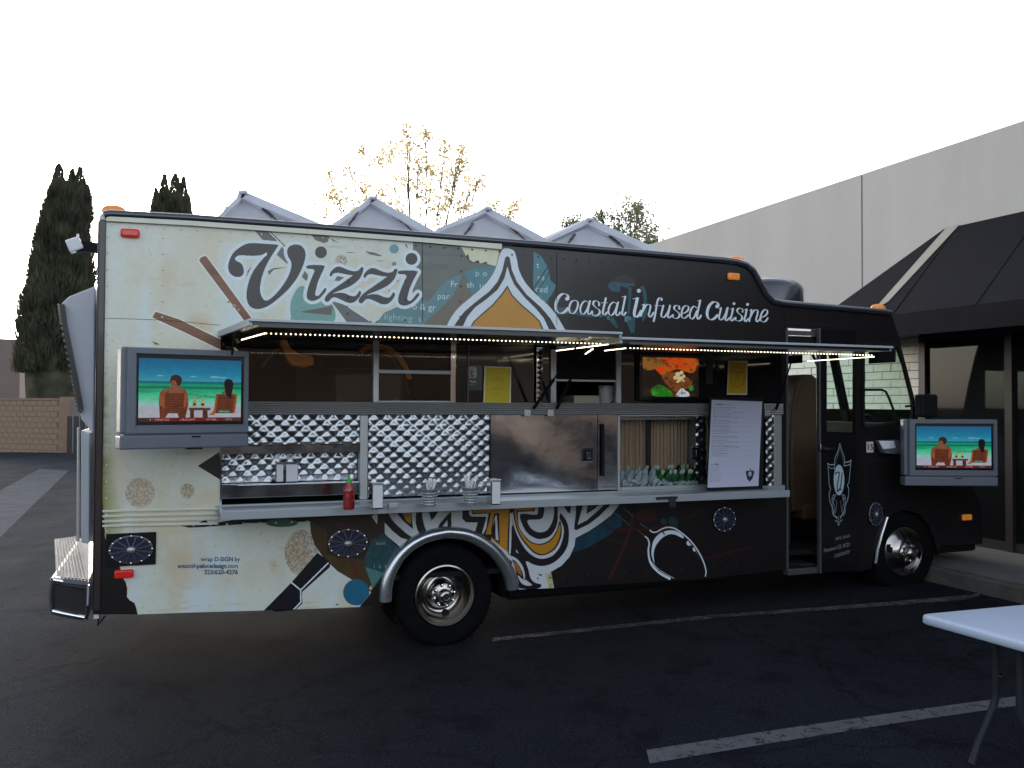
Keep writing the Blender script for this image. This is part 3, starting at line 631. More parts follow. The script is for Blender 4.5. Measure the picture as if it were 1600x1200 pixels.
M_wrap = img_mat('printed_wrap_vinyl', wrap_img, rough=.32, coat=.16, coatr=.12, bump=.0022, bscale=1.7, spec=.4)
M_black = mat('black_vinyl', (.011, .0095, .011), .28, coat=.3, coatr=.1, bump=.002, bscale=1.6, spec=.4)
M_trimd = mat('blue_black_trim', (.022, .024, .034), .25, spec=.6, coat=.5)
M_corner = mat('dark_brown_corner_post', (.028, .016, .014), .35, coat=.3)
M_steel = mat('mirror_stainless', (.50, .50, .51), .12, metal=1, noise=.04, nscale=6, bump=.0035, bscale=1.9, rnoise=.04, detail=3)
M_quilt = mat('quilted_stainless', (.33, .345, .37), .27, metal=1, rnoise=.03, nscale=12)
M_brush = mat('brushed_aluminium', (.42, .43, .44), .38, metal=.55, noise=.05, nscale=12)
M_alu = mat('painted_aluminium', (.40, .43, .47), .42, metal=.2, noise=.05, nscale=5)
M_shelf = mat('satin_shelf_aluminium', (.34, .37, .40), .34, metal=.25, noise=.03, nscale=3)
M_chrome = mat('chrome', (.72, .72, .74), .06, metal=1)
M_rimm = mat('polished_wheel_steel', (.40, .38, .36), .20, metal=1, noise=.10, nscale=3, detail=2)
M_fend = mat('satin_fender_steel', (.46, .49, .53), .22, metal=.85)
M_tyre = mat('tyre_rubber', (.0055, .0055, .0065), .85, noise=.2, nscale=9, bump=.002, bscale=60, spec=.06)
M_dark = mat('matt_black', (.006, .006, .007), .7, spec=.2)
M_glossb = mat('gloss_black_panel', (.008, .008, .010), .08, coat=.3)
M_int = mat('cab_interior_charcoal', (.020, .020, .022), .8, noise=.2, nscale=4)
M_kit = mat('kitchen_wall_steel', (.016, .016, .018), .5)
def glass_mat(name, tint, transp, rough=.02):
    m = bpy.data.materials.new(name); m.use_nodes = True; N = m.node_tree; N.nodes.clear(); L = N.links
    o = N.nodes.new('ShaderNodeOutputMaterial'); t = N.nodes.new('ShaderNodeBsdfTransparent'); g = N.nodes.new('ShaderNodeBsdfGlossy'); mx = N.nodes.new('ShaderNodeMixShader'); ge = N.nodes.new('ShaderNodeNewGeometry')
    def mth(op, a, b=None):
        q = N.nodes.new('ShaderNodeMath'); q.operation = op
        for k, x in enumerate((a, b)):
            if x is None: continue
            (L.new(x, q.inputs[k]) if not isinstance(x, (int, float)) else setattr(q.inputs[k], 'default_value', x))
        return q.outputs[0]
    dp = N.nodes.new('ShaderNodeVectorMath'); dp.operation = 'DOT_PRODUCT'; L.new(ge.outputs['Incoming'], dp.inputs[0]); L.new(ge.outputs['Normal'], dp.inputs[1])
    fr = mth('ADD', mth('MULTIPLY', mth('POWER', mth('SUBTRACT', 1.0, mth('ABSOLUTE', dp.outputs['Value'])), 5.0), .95), .042)
    t.inputs[0].default_value = tuple(tint)+(1,); g.inputs[1].default_value = rough
    ad = N.nodes.new('ShaderNodeMath'); ad.operation = 'MULTIPLY'; ad.inputs[1].default_value = 1.0; ad.use_clamp = True
    L.new(fr, ad.inputs[0]); L.new(ad.outputs[0], mx.inputs[0]); L.new(t.outputs[0], mx.inputs[1]); L.new(g.outputs[0], mx.inputs[2]); L.new(mx.outputs[0], o.inputs[0]); return m
M_gdark = glass_mat('dark_tinted_glass', (.84, .80, .77), .3)
M_ggreen = glass_mat('green_tinted_glass', (.90, .975, .94), .7)
M_gclear = glass_mat('clear_glass', (.88, .90, .90), .9)
M_seat = mat('tan_brown_vinyl', (.11, .062, .034), .55, noise=.15, nscale=4, bump=.002, bscale=30)
M_white = mat('white_plastic', (.62, .63, .66), .4, noise=.03, nscale=5)
M_hatch = mat('pale_grey_sheet_metal', (.66, .68, .74), .5, noise=.05, nscale=2.5)
M_hatch2 = mat('white_hatch_fascia', (.80, .81, .84), .5, noise=.06, nscale=4)
def fibreglass(name, col, tr):
    m = bpy.data.materials.new(name); m.use_nodes = True; N = m.node_tree; N.nodes.clear(); L = N.links
    o = N.nodes.new('ShaderNodeOutputMaterial'); d = N.nodes.new('ShaderNodeBsdfDiffuse'); t = N.nodes.new('ShaderNodeBsdfTranslucent'); mx = N.nodes.new('ShaderNodeMixShader')
    tc = N.nodes.new('ShaderNodeTexCoord'); n = N.nodes.new('ShaderNodeTexNoise'); n.inputs['Scale'].default_value = 3; n.inputs['Detail'].default_value = 5; L.new(tc.outputs['Object'], n.inputs[0])
    r = N.nodes.new('ShaderNodeValToRGB'); r.color_ramp.elements[0].position = .3; r.color_ramp.elements[1].position = .7; r.color_ramp.elements[0].color = tuple(x*.86 for x in col)+(1,); r.color_ramp.elements[1].color = tuple(col)+(1,)
    L.new(n.outputs[0], r.inputs[0]); L.new(r.outputs[0], d.inputs[0]); L.new(r.outputs[0], t.inputs[0]); mx.inputs[0].default_value = tr
    L.new(d.outputs[0], mx.inputs[1]); L.new(t.outputs[0], mx.inputs[2]); L.new(mx.outputs[0], o.inputs[0]); return m
M_fib = fibreglass('translucent_fibreglass', (.82, .84, .90), .5)
M_canvg = mat('grey_vinyl_cover', (.40, .41, .46), .55, noise=.06, nscale=3, bump=.004, bscale=5)
M_red = mat('red_lens', (.30, .012, .015), .15, emit=(1, .05, .03), estr=.05)
M_amb = mat('amber_lens', (.62, .20, .03), .2, noise=.25, nscale=40, emit=(1, .35, .05), estr=.05)
M_led = mat('led_warm', (.8, .8, .7), .4, emit=(1, .86, .58), estr=1.9)
M_tvb = mat('silver_grey_plastic', (.115, .13, .165), .38, noise=.04, nscale=8)
M_tvd = mat('grey_plastic_shadow_gap', (.06, .065, .08), .5)
M_bluec = mat('blue_speaker_cone', (.008, .011, .050), .35, coat=.3)
M_table = mat('white_blow_moulded_plastic', (.40, .47, .60), .42, bump=.0006, bscale=160, noise=.02, nscale=5)
M_tleg = mat('grey_powder_coated_steel', (.018, .022, .028), .5, spec=.2)
M_tread = mat('aluminium_tread', (.13, .135, .145), .7, metal=.0, spec=.15, noise=.15, nscale=9, stretch=(1, .2, 1), rnoise=.1)

M_dkalu = mat('dull_dark_aluminium', (.075, .078, .082), .45, metal=.3, noise=.1, nscale=6)
# ================================================================== ground and setting
def grid_sheet(name, x0, x1, y0, y1, nx, ny, m, dz, kind='structure'):
    b = MB(); xs = [x0+(x1-x0)*i/nx for i in range(nx+1)]; ys = [y0+(y1-y0)*j/ny for j in range(ny+1)]
    vs = [(x, y, gz(x)+dz) for x in xs for y in ys]
    fs = [(i*(ny+1)+j, (i+1)*(ny+1)+j, (i+1)*(ny+1)+j+1, i*(ny+1)+j+1) for i in range(nx) for j in range(ny)]
    return tag(b.add(vs, fs).build(name, m, loc=(0, 0, 0)), kind=kind)
b = MB(); xs = [-600, -16, 12, 600]; ys = [-600, 0, 600]
vs = [(x, y, gz(x)) for x in xs for y in ys]
b.add(vs, [(i*3+j, (i+1)*3+j, (i+1)*3+j+1, i*3+j+1) for i in range(3) for j in range(2)])
tag(b.build('asphalt_ground', M_asph, loc=(0, 0, 0)), 'dark sealcoated asphalt of the parking lot', kind='structure')
def ground_poly(name, px, m, dz=.004, label=None, world=False):
    pts = [G(u, v) if not world else Vector((u, v, 0)) for u, v in px]
    vs = [(p.x, p.y, gz(p.x)+dz) for p in pts]
    h = len(vs)//2                      # strip: first half one side, second half the other side reversed
    o = MB().add(vs, [(i, i+1, len(vs)-2-i, len(vs)-1-i) for i in range(h-1)]).build(name, m, loc=(0, 0, 0))
    return tag(o, label, kind='structure')
def strip(top, bot): return top + bot[::-1]
ground_poly('parking_line', strip([(770, 997), (900, 983.5), (1100, 962.5), (1200, 955), (1350, 944), (1500, 931.5), (1530, 928)], [(770, 1003), (900, 989), (1100, 968), (1200, 960), (1350, 950), (1500, 938.5), (1532, 932)]), M_line2, label='thin worn parking line running past the truck wheels')
ground_poly('parking_line', strip([(1010, 1173), (1200, 1143), (1400, 1114), (1600, 1087), (1750, 1066)], [(1015, 1194), (1200, 1163), (1400, 1131), (1600, 1102), (1750, 1079)]), M_line, label='wide chipped parking line in front of the folding table')
ground_poly('concrete_band', strip([(62, 733), (30, 750), (0, 767), (-120, 835)], [(108, 735), (55, 786), (0, 840), (-150, 990)]), M_gutter, label='pale concrete band crossing the lane at far left')

BX = 8.5      # shopfront plane
# sidewalk with kerb
sw = MB(); cx0 = 7.28
def zt(x): return gz(x)+.15
sw.add([(cx0, -9, zt(cx0)), (BX+.3, -9, zt(BX)), (BX+.3, 22, zt(BX)), (cx0, 22, zt(cx0)), (cx0-.015, -9, gz(cx0)-.05), (cx0-.015, 22, gz(cx0)-.05)], [(0, 1, 2, 3), (0, 3, 5, 4)])
tag(sw.build('sidewalk', M_conc, loc=(0, 0, 0)), 'grey concrete sidewalk along the shopfront', kind='structure')
kb = MB(); kb.box(cx0-.14, cx0-.006, -9, 22, gz(cx0)-.1, zt(cx0)-.004); tag(kb.build('kerb', M_curb, loc=(0, 0, 0), bevel=.02), 'worn concrete kerb below the sidewalk', kind='structure')

# ------------------------------------------------------------------ shop building
SB = empty('shop_building', (BX, 0, .2), 'pale tilt-up shop building with black awning and dark glass front', 'building')
zb = zt(BX)
b = MB(); b.box(BX, BX+.25, -12, 2.43, 3.30, 5.0); b.box(BX, BX+.25, 2.46, 15, 3.30, 5.0); b.build('wall', M_stucco, SB)
MB().box(BX+.012, BX+.2, 2.43, 2.46, 3.3, 4.98).build('panel_joint', M_joint, SB)
MB().box(BX-.06, BX+.2, -12, 15, 3.18, 3.298).build('fascia_band', M_tan, SB, bevel=.01)
MB().box(BX+.02, BX+.2, -12, 1.46, 2.78, 3.178).build('storefront_header', M_tan, SB)
MB().box(BX+.25, BX+12, -12, 15, 4.8, 4.9).build('roof', M_stucco, SB)
MB().box(BX+.001, BX+.3, -12, 15, -.1, zb-.003).build('footing', M_conc, SB)
wallb = MB().box(BX+.012, BX+.24, 1.5, 15, zb, 3.178).build('block_wall', M_mortar, SB)
# individual painted blocks on the visible part of the pier
bh, bw_ = .101, .30
brick_me = None
y_lo, y_hi = 1.50, 6.3
row = 0; z = 1.05
while z+bh < 3.15:
    y = y_lo - (bw_/2 if row % 2 else 0)
    while y < y_hi:
        ya, yb = max(y, y_lo)+.005, y+bw_-.006
        if yb-ya > .05:
            full = abs((yb-ya)-(bw_-.011)) < 1e-4
            if full and brick_me:
                o = bpy.data.objects.new('brick', brick_me); COL.objects.link(o); o.parent = wallb; o.location = (0, ya-first[0], z-first[1]); WL[o.name] = wl(SB)
                o.location.x = rnd.uniform(-.003, .002)
            else:
                o = MB().box(BX-.004, BX+.02, ya, yb, z+.005, z+bh-.005).build('brick', M_brick, wallb)
                if full: brick_me = o.data; first = (ya, z)
        y += bw_
    z += bh; row += 1
# storefront
ys_m = [1.46, .27, -.93, -2.13, -3.33, -4.53, -5.73, -8.0]
for i, y in enumerate(ys_m):
    MB().box(BX-.01, BX+.10, y-.055, y+.035, zb, 2.778).build('mullion', M_bronze, SB)
for i in range(len(ys_m)-1):
    MB().box(BX+.035, BX+.045, ys_m[i+1]+.036, ys_m[i]-.056, zb+.10, 2.72).build('glass_pane', M_sglass, SB)
MB().box(BX+.0, BX+.09, -8, 1.405, zb, zb+.098).build('sill_rail', M_bronze, SB); MB().box(BX+.0, BX+.09, -8, 1.405, 2.722, 2.776).build('head_rail', M_bronze, SB)
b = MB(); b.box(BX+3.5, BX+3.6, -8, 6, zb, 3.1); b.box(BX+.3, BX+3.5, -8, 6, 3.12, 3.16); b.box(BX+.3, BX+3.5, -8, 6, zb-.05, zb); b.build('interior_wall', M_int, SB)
# canopy
CT = Vector((BX-.02, 1.1, 4.02)); CB = Vector((7.5, 2.25, 2.95)); ye = -9.0
b = MB()
b.add([CT, (CT.x, ye, CT.z), (CB.x, ye, CB.z), CB], [(0, 1, 2, 3)])
b.add([CB, (CB.x, ye, CB.z), (CB.x, ye, 2.70), (CB.x, CB.y, 2.70)], [(0, 1, 2, 3)])
b.add([CT, CB, (CB.x, CB.y, 2.70), (BX-.02, CB.y, 2.70), (BX-.02, CB.y, 2.95)], [(0, 1, 2, 3, 4)])
cpy = b.build('canopy', M_canv, SB)
nrmc = (CB-CT).cross(Vector((0, 1, 0))).normalized()
if nrmc.x > 0: nrmc = -nrmc
def onc(u, v):
    d = ray(u, v); t = (CT-CAM).dot(nrmc)/d.dot(nrmc); return CAM+d*t+nrmc*.006
MB().add([onc(1479, 356), onc(1500, 351), onc(1388, 472), onc(1366, 484)], [(0, 1, 2, 3)]).build('canopy_stripe', M_canvs, cpy)
for y in (.9, -.2, -1.3, -2.4):
    k = MB(); k.bar(Vector((CT.x, y, CT.z))+nrmc*.002, Vector((CB.x, y, CB.z))+nrmc*.002, .018, .006, ref=nrmc); k.build('seam', M_canv, cpy)
for y in (2.1, 1.2, .3, -.6, -1.5, -2.4): MB().tube([(BX-.03, y, 3.0), (7.53, y, 2.93)], .012, 6).build('canopy_rib', M_bronze, cpy)

# ------------------------------------------------------------------ block wall at far left
tL = 37.0
def PTw(u, v, t): return PT(u, v, t)
wA = PT(-60, 706, 39.5); wB = PT(97, 713, 37.0)
BW = empty('block_wall', (wB.x, wB.y, gz(wB.x)), 'low tan slump block wall behind the lane at far left', 'wall')
dW = Vector((wA.x-wB.x, wA.y-wB.y, 0)); Lw = dW.length; dW.normalize(); nW = Vector((-dW.y, dW.x, 0)); 
if nW.y > 0: nW = -nW
zW0 = min(gz(wB.x), gz(wA.x))-.02; top = PT(97, 622, 37.0).z
nc = 10; ch = (top-.10-zW0)/nc; blk = .41
first_b = None
MB().obox(wB+dW*(Lw/2)+Vector((0, 0, (zW0+top)/2-wB.z)) , dW, nW, Vector((0, 0, 1)), Lw+4, .14, top-zW0-.12).build('mortar_core', M_mortar, BW)
for r in range(nc):
    for k in range(int((Lw+3)/blk)):
        c = wB + dW*((k+.5+(.5 if r % 2 else 0))*blk) + nW*(.0+.004*rnd.random()); c.z = zW0+ch*(r+.5)
        if first_b is None:
            o = MB().obox(c, dW, nW, Vector((0, 0, 1)), blk-.014, .19, ch-.016).build('block', M_blockw, BW, bevel=.01); first_b = (o, c.copy())
        else:
            o = copy_obj(first_b[0], c-first_b[1], BW); o.scale = (1, 1, 1)
for k in range(int((Lw+3)/.6)):
    c = wB + dW*((k+.5)*.6); c.z = top-.045
    MB().obox(c, dW, nW, Vector((0, 0, 1)), .59, .24, .085).build('cap_block', M_blockw, BW)
pc = wB - dW*.25; 
tag(MB().box(pc.x-.25, pc.x+.25, pc.y-.25, pc.y+.25, zW0, top+.05).build('wall_pier', M_blockw, None, loc=(pc.x, pc.y, zW0), bevel=.01), 'square tan block pier ending the low wall beside the truck rear', 'pier')
# brown building behind it
bA = PT(-40, 640, 52)
tag(MB().box(bA.x-8, PT(26, 640, 52).x, bA.y, bA.y+8, -.6, PT(10, 528, 52).z).build('brown_building', M_darkbl, None, loc=(bA.x, bA.y, 0)), 'plain brown plaster building behind the large cypress at far left', 'building')
gp = PT(116, 690, 33)
gt = empty('dark_gate', (gp.x, gp.y, gz(gp.x)), 'dark metal gate standing between the block pier and the truck rear', 'gate')
for k in range(6): MB().box(gp.x-.25+.22*k, gp.x-.07+.22*k, gp.y, gp.y+.04, gz(gp.x), gp.z+.95).build('gate_board', M_bronze, gt)

# ------------------------------------------------------------------ trees
def blades(pts, dirs, L, w_, nr):
    """crossed thin triangles, vectorised; returns verts, faces"""
    n = len(pts); P0 = np.array(pts, float); D = np.array(dirs, float); D /= np.linalg.norm(D, axis=1)[:, None]
    A = nr.randn(n, 3); A -= (A*D).sum(1)[:, None]*D; A /= np.linalg.norm(A, axis=1)[:, None]
    L = np.array(L)[:, None]; w_ = np.array(w_)[:, None]
    v = np.stack([P0-A*w_/2, P0+A*w_/2, P0+D*L], 1).reshape(-1, 3)
    return v, np.arange(n*3).reshape(-1, 3)
def mesh_np(name, v, f, m, parent, smooth=False):
    me = bpy.data.meshes.new(name); L = np.array(wl(parent)); v = v-L
    me.vertices.add(len(v)); me.vertices.foreach_set('co', v.astype(np.float32).ravel())
    k = f.shape[1]; me.loops.add(f.size); me.loops.foreach_set('vertex_index', f.astype(np.int32).ravel())
    me.polygons.add(len(f)); me.polygons.foreach_set('loop_start', np.arange(0, f.size, k, dtype=np.int32))
    me.update(calc_edges=True); me.materials.append(m)
    if smooth: me.polygons.foreach_set('use_smooth', [True]*len(f))
    o = bpy.data.objects.new(name, me); COL.objects.link(o); o.parent = parent; WL[o.name] = wl(parent); return o
def cypress(base, prof, tips, label, n=46000, seed=1):
    """prof: list of (height above ground, half width left, half width right); tips: (dx, height, radius)"""
    nr = np.random.RandomState(seed)
    t = empty('cypress_tree', base, label, 'tree', group='cypress trees behind the lot')
    MB().tube([(base[0], base[1], base[2]), (base[0], base[1], base[2]+1.2), (base[0]+.05, base[1], base[2]+prof[-1][0]*.8)], [.28, .24, .05]).build('trunk', M_bark, t)
    hs = np.array([p[0] for p in prof]); wl_ = np.array([p[1] for p in prof]); wr = np.array([p[2] for p in prof])
    z = nr.uniform(.25, 1, n)**.9*hs[-1]; z = np.clip(z, .3, hs[-1])
    a = nr.uniform(0, 2*np.pi, n); 
    Lw_ = np.interp(z, hs, wl_); Rw = np.interp(z, hs, wr); rad = np.where(np.cos(a) > 0, Rw, Lw_); rdp = (Lw_+Rw)/2
    lump = 1+.10*np.sin(a*5+z*1.7)+.08*np.sin(a*9-z*3.1)+.05*nr.randn(n)
    q = nr.uniform(.72, 1, n)*lump*.86
    p = np.stack([base[0]+np.cos(a)*rad*q, base[1]+np.sin(a)*rdp*q, base[2]+z], 1)
    d = np.stack([np.cos(a)*.28+nr.randn(n)*.10, np.sin(a)*.28+nr.randn(n)*.10, np.ones(n)], 1)
    L = nr.uniform(.18, .5, n); wd = nr.uniform(.035, .075, n)
    P_ = [p]; D_ = [d]; L_ = [L]; Wd = [wd]
    for (dx, h, r, h0) in tips:
        k = int(1500*max(.6, (h-h0)/2)); zz = nr.uniform(0, 1, k); aa = nr.uniform(0, 6.283, k); rr = r*(1-zz)**.55*nr.uniform(.5, 1.05, k)
        P_.append(np.stack([base[0]+dx+np.cos(aa)*rr, base[1]+np.sin(aa)*rr, base[2]+h0+zz*(h-h0-.2)], 1)); D_.append(np.stack([np.cos(aa)*.15, np.sin(aa)*.15, np.ones(k)], 1)); L_.append(nr.uniform(.12, .32, k)); Wd.append(nr.uniform(.03, .06, k))
    v, f = blades(np.concatenate(P_), np.concatenate(D_), np.concatenate(L_), np.concatenate(Wd), nr)
    mesh_np('crown', v, f, M_cyp, t)
    # dark inner mass so no sky leaks through the middle
    c = MB(); c.lathe((base[0], base[1], base[2]), [(max(.05, (a_+b_)/2*.72), h_*.97) for h_, a_, b_ in prof], (0, 0, 1), 14); c.build('inner_crown', M_cyp, t, smooth=True)
    return t
def hx(u, v, t): p = PT(u, v, t); return p
T1 = 40.0; s1 = T1/F
c1 = PT(92, 650, T1); g1 = gz(c1.x)
def h_at(v, t, g): return PT(100, v, t).z-g
prof1 = [(h_at(v, T1, g1), (92-l)*s1, (r_-92)*s1) for v, l, r_ in [(690, 30, 120), (620, 22, 150), (560, 23, 160), (480, 32, 150), (420, 43, 140), (360, 57, 137), (330, 64, 137), (305, 71, 135), (296, 80, 128), (290, 92, 112)]]
cypress((c1.x, c1.y, g1), prof1, [((87-92)*s1, h_at(251, T1, g1), .50, h_at(335, T1, g1)), ((78-92)*s1, h_at(285, T1, g1), .3, h_at(340, T1, g1)), ((106-92)*s1, h_at(258, T1, g1), .36, h_at(335, T1, g1)), ((117-92)*s1, h_at(254, T1, g1), .44, h_at(335, T1, g1)), ((127-92)*s1, h_at(281, T1, g1), .3, h_at(340, T1, g1)), ((99-92)*s1, h_at(280, T1, g1), .3, h_at(330, T1, g1))], 'tall dark cypress with three pointed tips beyond the lane at far left', n=60000, seed=3)
T2_ = 48.0; s2 = T2_/F; c2 = PT(263, 650, T2_); g2 = gz(c2.x)
prof2 = [(h_at(v, T2_, g2), (263-l)*s2, (r_-263)*s2) for v, l, r_ in [(690, 235, 290), (600, 226, 298), (450, 227, 298), (360, 229, 296), (330, 231, 295), (322, 234, 293), (312, 240, 288), (305, 252, 276)]]
cypress((c2.x, c2.y, g2), prof2, [((253-263)*s2, h_at(268, T2_, g2), .42, h_at(338, T2_, g2)), ((269-263)*s2, h_at(266, T2_, g2), .55, h_at(335, T2_, g2)), ((281-263)*s2, h_at(270, T2_, g2), .38, h_at(338, T2_, g2)), ((241-263)*s2, h_at(292, T2_, g2), .3, h_at(340, T2_, g2)), ((289-263)*s2, h_at(298, T2_, g2), .22, h_at(340, T2_, g2))], 'shorter cypress whose top shows above the truck roof', n=30000, seed=4)

def leafy_tree(base, H, clumps, label, m, twigs, seed, leaf=.10, nleaf=120, trunk_r=.18):
    nr = np.random.RandomState(seed); r_ = random.Random(seed)
    t = empty('leafy_tree', base, label, 'tree'); B = Vector(base)
    tr = MB(); fork = B+Vector((0, 0, H*.42)); tr.tube([B, B+Vector((.1, 0, H*.2)), fork], [trunk_r, trunk_r*.8, trunk_r*.6]); tr.build('trunk', M_bark, t, smooth=True)
    lb = MB(); P_ = []; 
    for (c, r) in clumps:
        c = Vector(c); mid = fork.lerp(c, .5)+Vector((r_.uniform(-.3, .3), r_.uniform(-.3, .3), r_.uniform(0, .4)))
        lb.tube([fork, mid, c], [trunk_r*.35, trunk_r*.18, .012], 5, False)
        for k in range(twigs):
            e = c+Vector((r_.gauss(0, 1), r_.gauss(0, 1), r_.gauss(.4, 1)))*r*.7
            lb.tube([c.lerp(mid, r_.random()*.5), (c+e)/2+Vector((0, 0, r*.1)), e], [.014, .010, .005], 3, False)
        n = int(nleaf*r)
        P_.append(np.array(c)+nr.randn(n, 3)*r*np.array([.42, .42, .5]))
    lb.build('limb', M_bark, t)
    p = np.concatenate(P_); n = len(p); d = nr.randn(n, 3); d[:, 2] -= .5
    dn = d/np.linalg.norm(d, axis=1)[:, None]; A = nr.randn(n, 3); A -= (A*dn).sum(1)[:, None]*dn; A /= np.linalg.norm(A, axis=1)[:, None]
    L = nr.uniform(.6, 1.3, n)[:, None]*leaf; 
    v = np.stack([p, p+dn*L*.5+A*L*.28, p+dn*L, p+dn*L*.5-A*L*.28], 1).reshape(-1, 3)
    mesh_np('crown', v, np.arange(n*4).reshape(-1, 4), m, t); return t
rt = random.Random(5)
TT = 34.0
cl = []
for (u, v, r) in [(545, 262, .5), (560, 290, .5), (520, 275, .4), (515, 300, .4), (535, 315, .6), (590, 255, .45), (610, 230, .5), (640, 225, .55), (665, 215, .4), (690, 232, .45), (650, 250, .5), (630, 280, .6), (680, 262, .5), (705, 270, .5), (725, 255, .4), (740, 290, .4), (755, 280, .3), (700, 300, .6), (660, 300, .7), (600, 300, .6), (575, 325, .6), (620, 330, .6), (730, 325, .5), (765, 325, .4), (790, 330, .4), (505, 330, .5), (640, 200, .25), (560, 240, .3), (725, 235, .25), (800, 322, .25), (685, 330, .5)]:
    cl.append((PT(u+rt.uniform(-6, 6), v+rt.uniform(-6, 6), TT+rt.uniform(-2.5, 2.5)), r))
b0 = PT(650, 640, TT); leafy_tree((b0.x, b0.y, gz(b0.x)), 7.5, cl, 'sparse tree with golden backlit leaves standing behind the truck roof', M_gold, 5, 8, leaf=.16, nleaf=230, trunk_r=.14)
TT = 30.0; cl = []
for (u, v, r) in [(985, 330, .55), (1000, 345, .6), (965, 350, .5), (1012, 362, .55), (990, 372, .7), (975, 375, .6), (1020, 380, .4), (955, 368, .4), (998, 325, .3), (1010, 390, .6), (940, 335, .22), (932, 345, .3), (895, 345, .25), (885, 352, .25), (905, 352, .3), (960, 395, .7), (1000, 400, .8), (925, 395, .5), (900, 390, .4)]:
    cl.append((PT(u, v, TT+rt.uniform(-1.5, 1.5)), r))
b0 = PT(985, 640, TT); leafy_tree((b0.x, b0.y, gz(b0.x)), 6.5, cl, 'grey green leafy tree rising beside the pale building wall', M_grn, 6, 9, leaf=.12, nleaf=420)
# across the lot, behind the photographer: what the steel and glass mirror
opp = empty('opposite_warehouse', (0, -46, -.1), 'long tan warehouse across the lot mirrored in the truck steel', 'building')
MB().box(-45, 45, -54, -46, -.6, 5.2).build('wall', mat('dark_brown_stucco', (.06, .042, .034), .9, noise=.2, nscale=.3), opp); MB().box(-45.2, 45.2, -54.2, -45.8, 5.2, 5.5).build('parapet', M_bronze, opp)
for k in range(-3, 4): MB().box(k*11-2, k*11+2, -46.05, -45.99, -.2, 3.6).build('roller_door', M_tan, opp)

# ================================================================== the food truck
TW = 2.34                       # body width
TRK = empty('food_truck', (2.04, 0, 0), 'long cream and black wrapped food truck with its serving side open', 'food truck')
def XZ(pts, Y=0.0): 
    o = []
    for u, v in pts:
        p = P(u, v, Y); o.append((p.x, p.z))
    return o
xr = P(150, 640).x              # rear face
def arc_px(cx, cy, rx, ry, a0, a1, n): return [(cx+rx*math.cos(R(a0+(a1-a0)*k/n)), cy-ry*math.sin(R(a0+(a1-a0)*k/n))) for k in range(n+1)]
roofline = [(172, 331), (300, 338), (480, 351), (660, 365), (850, 380), (1000, 392.5), (1130, 404), (1150, 406.5), (1165, 411), (1176, 420), (1186, 438), (1197, 458), (1207, 468), (1222, 471.5), (1300, 478), (1380, 485), (1390, 487)]
rear_arch = arc_px(703, 925, 90, 88, 186, -6, 20)
front_arch = [(1362, 888), (1364, 870), (1370, 845), (1380, 820), (1395, 803), (1415, 797), (1436, 803), (1450, 818), (1460, 843), (1466, 868)]
outer = [(xr, P(150, 345).z)]+XZ([(156, 335), (163, 331)]+roofline)+XZ([(1396, 500), (1404, 525), (1418, 580), (1431, 640), (1446, 690), (1478, 722), (1520, 760), (1534, 792), (1535, 850), (1500, 851), (1470, 852)])+XZ(front_arch[::-1])+XZ([(1345, 893), (1284, 893)])+XZ([(1226, 890), (1100, 905), (960, 913), (862, 919)])+XZ([(812, 921)])+XZ(rear_arch[::-1])[1:-1]+XZ([(598, 947), (440, 953), (300, 957), (215, 960)])+[(xr, P(145, 960).z)]
serve = XZ([(345, 517)])+XZ([(1221, 541)])+[(P(1221, 765).x, 1.185), (P(345, 790).x, 1.185)]
serve[0] = (serve[0][0], 2.46); serve[1] = (serve[1][0], 2.42)
doorh = XZ([(1230, 512), (1283, 515), (1283, 885), (1230, 883)])
sidew = XZ([(1348, 538), (1390, 537), (1402, 540), (1412, 570), (1426, 625), (1427, 650), (1424, 657), (1352, 668), (1348, 664)])
doorw = XZ([(1292, 545), (1336, 546), (1336, 676), (1292, 674)])
# near skin, with the printed wrap
b = MB(); b.poly_prism(outer, 0.0, .035, [serve, doorh, sidew, doorw])
b.build('side_panel', M_wrap, TRK, uvf=wrap_uv)
# far skin with cab window opening
farw = [(5.55, 1.75), (6.55, 1.75), (6.55, 2.42), (5.55, 2.42)]
b = MB(); b.poly_prism(outer, TW-.035, TW, [farw]); b.build('far_side_panel', M_black, TRK)
# roof / front skin, following the outline
top_i = outer[0:22+9]
b = MB(); vs = []; 
for (x, z) in outer[:20]: vs += [(x, .036, z-.002), (x, TW-.036, z-.002)]
b.add(vs, [(2*i, 2*i+1, 2*i+3, 2*i+2) for i in range(19)]); b.build('roof', M_black, TRK, smooth=True, angle=50)
nose = outer[23:30]
b = MB(); vs = []
for (x, z) in nose: vs += [(x, .036, z), (x, TW-.036, z)]
b.add(vs, [(2*i, 2*i+1, 2*i+3, 2*i+2) for i in range(len(nose)-1)]); b.build('nose_panel', M_black, TRK, smooth=True, angle=50)
wsx = [outer[20], outer[23]]
MB().add([(outer[20][0], .04, outer[20][1]-.1), (outer[20][0], TW-.04, outer[20][1]-.1), (outer[23][0], TW-.04, outer[23][1]), (outer[23][0], .04, outer[23][1])], [(0, 1, 2, 3)]).build('windshield', M_ggreen, TRK)
zbot = P(300, 957).z
b = MB(); b.box(xr+.002, xr+.035, .036, TW-.036, zbot, P(150, 345).z); b.build('rear_panel', M_hatch, TRK)
b = MB(); b.box(xr+.036, 5.28, .05, TW-.04, zbot+.12, zbot+.16); b.box(5.29, 7.6, .05, TW-.04, .52, .56); b.build('floor_pan', M_dark, TRK)
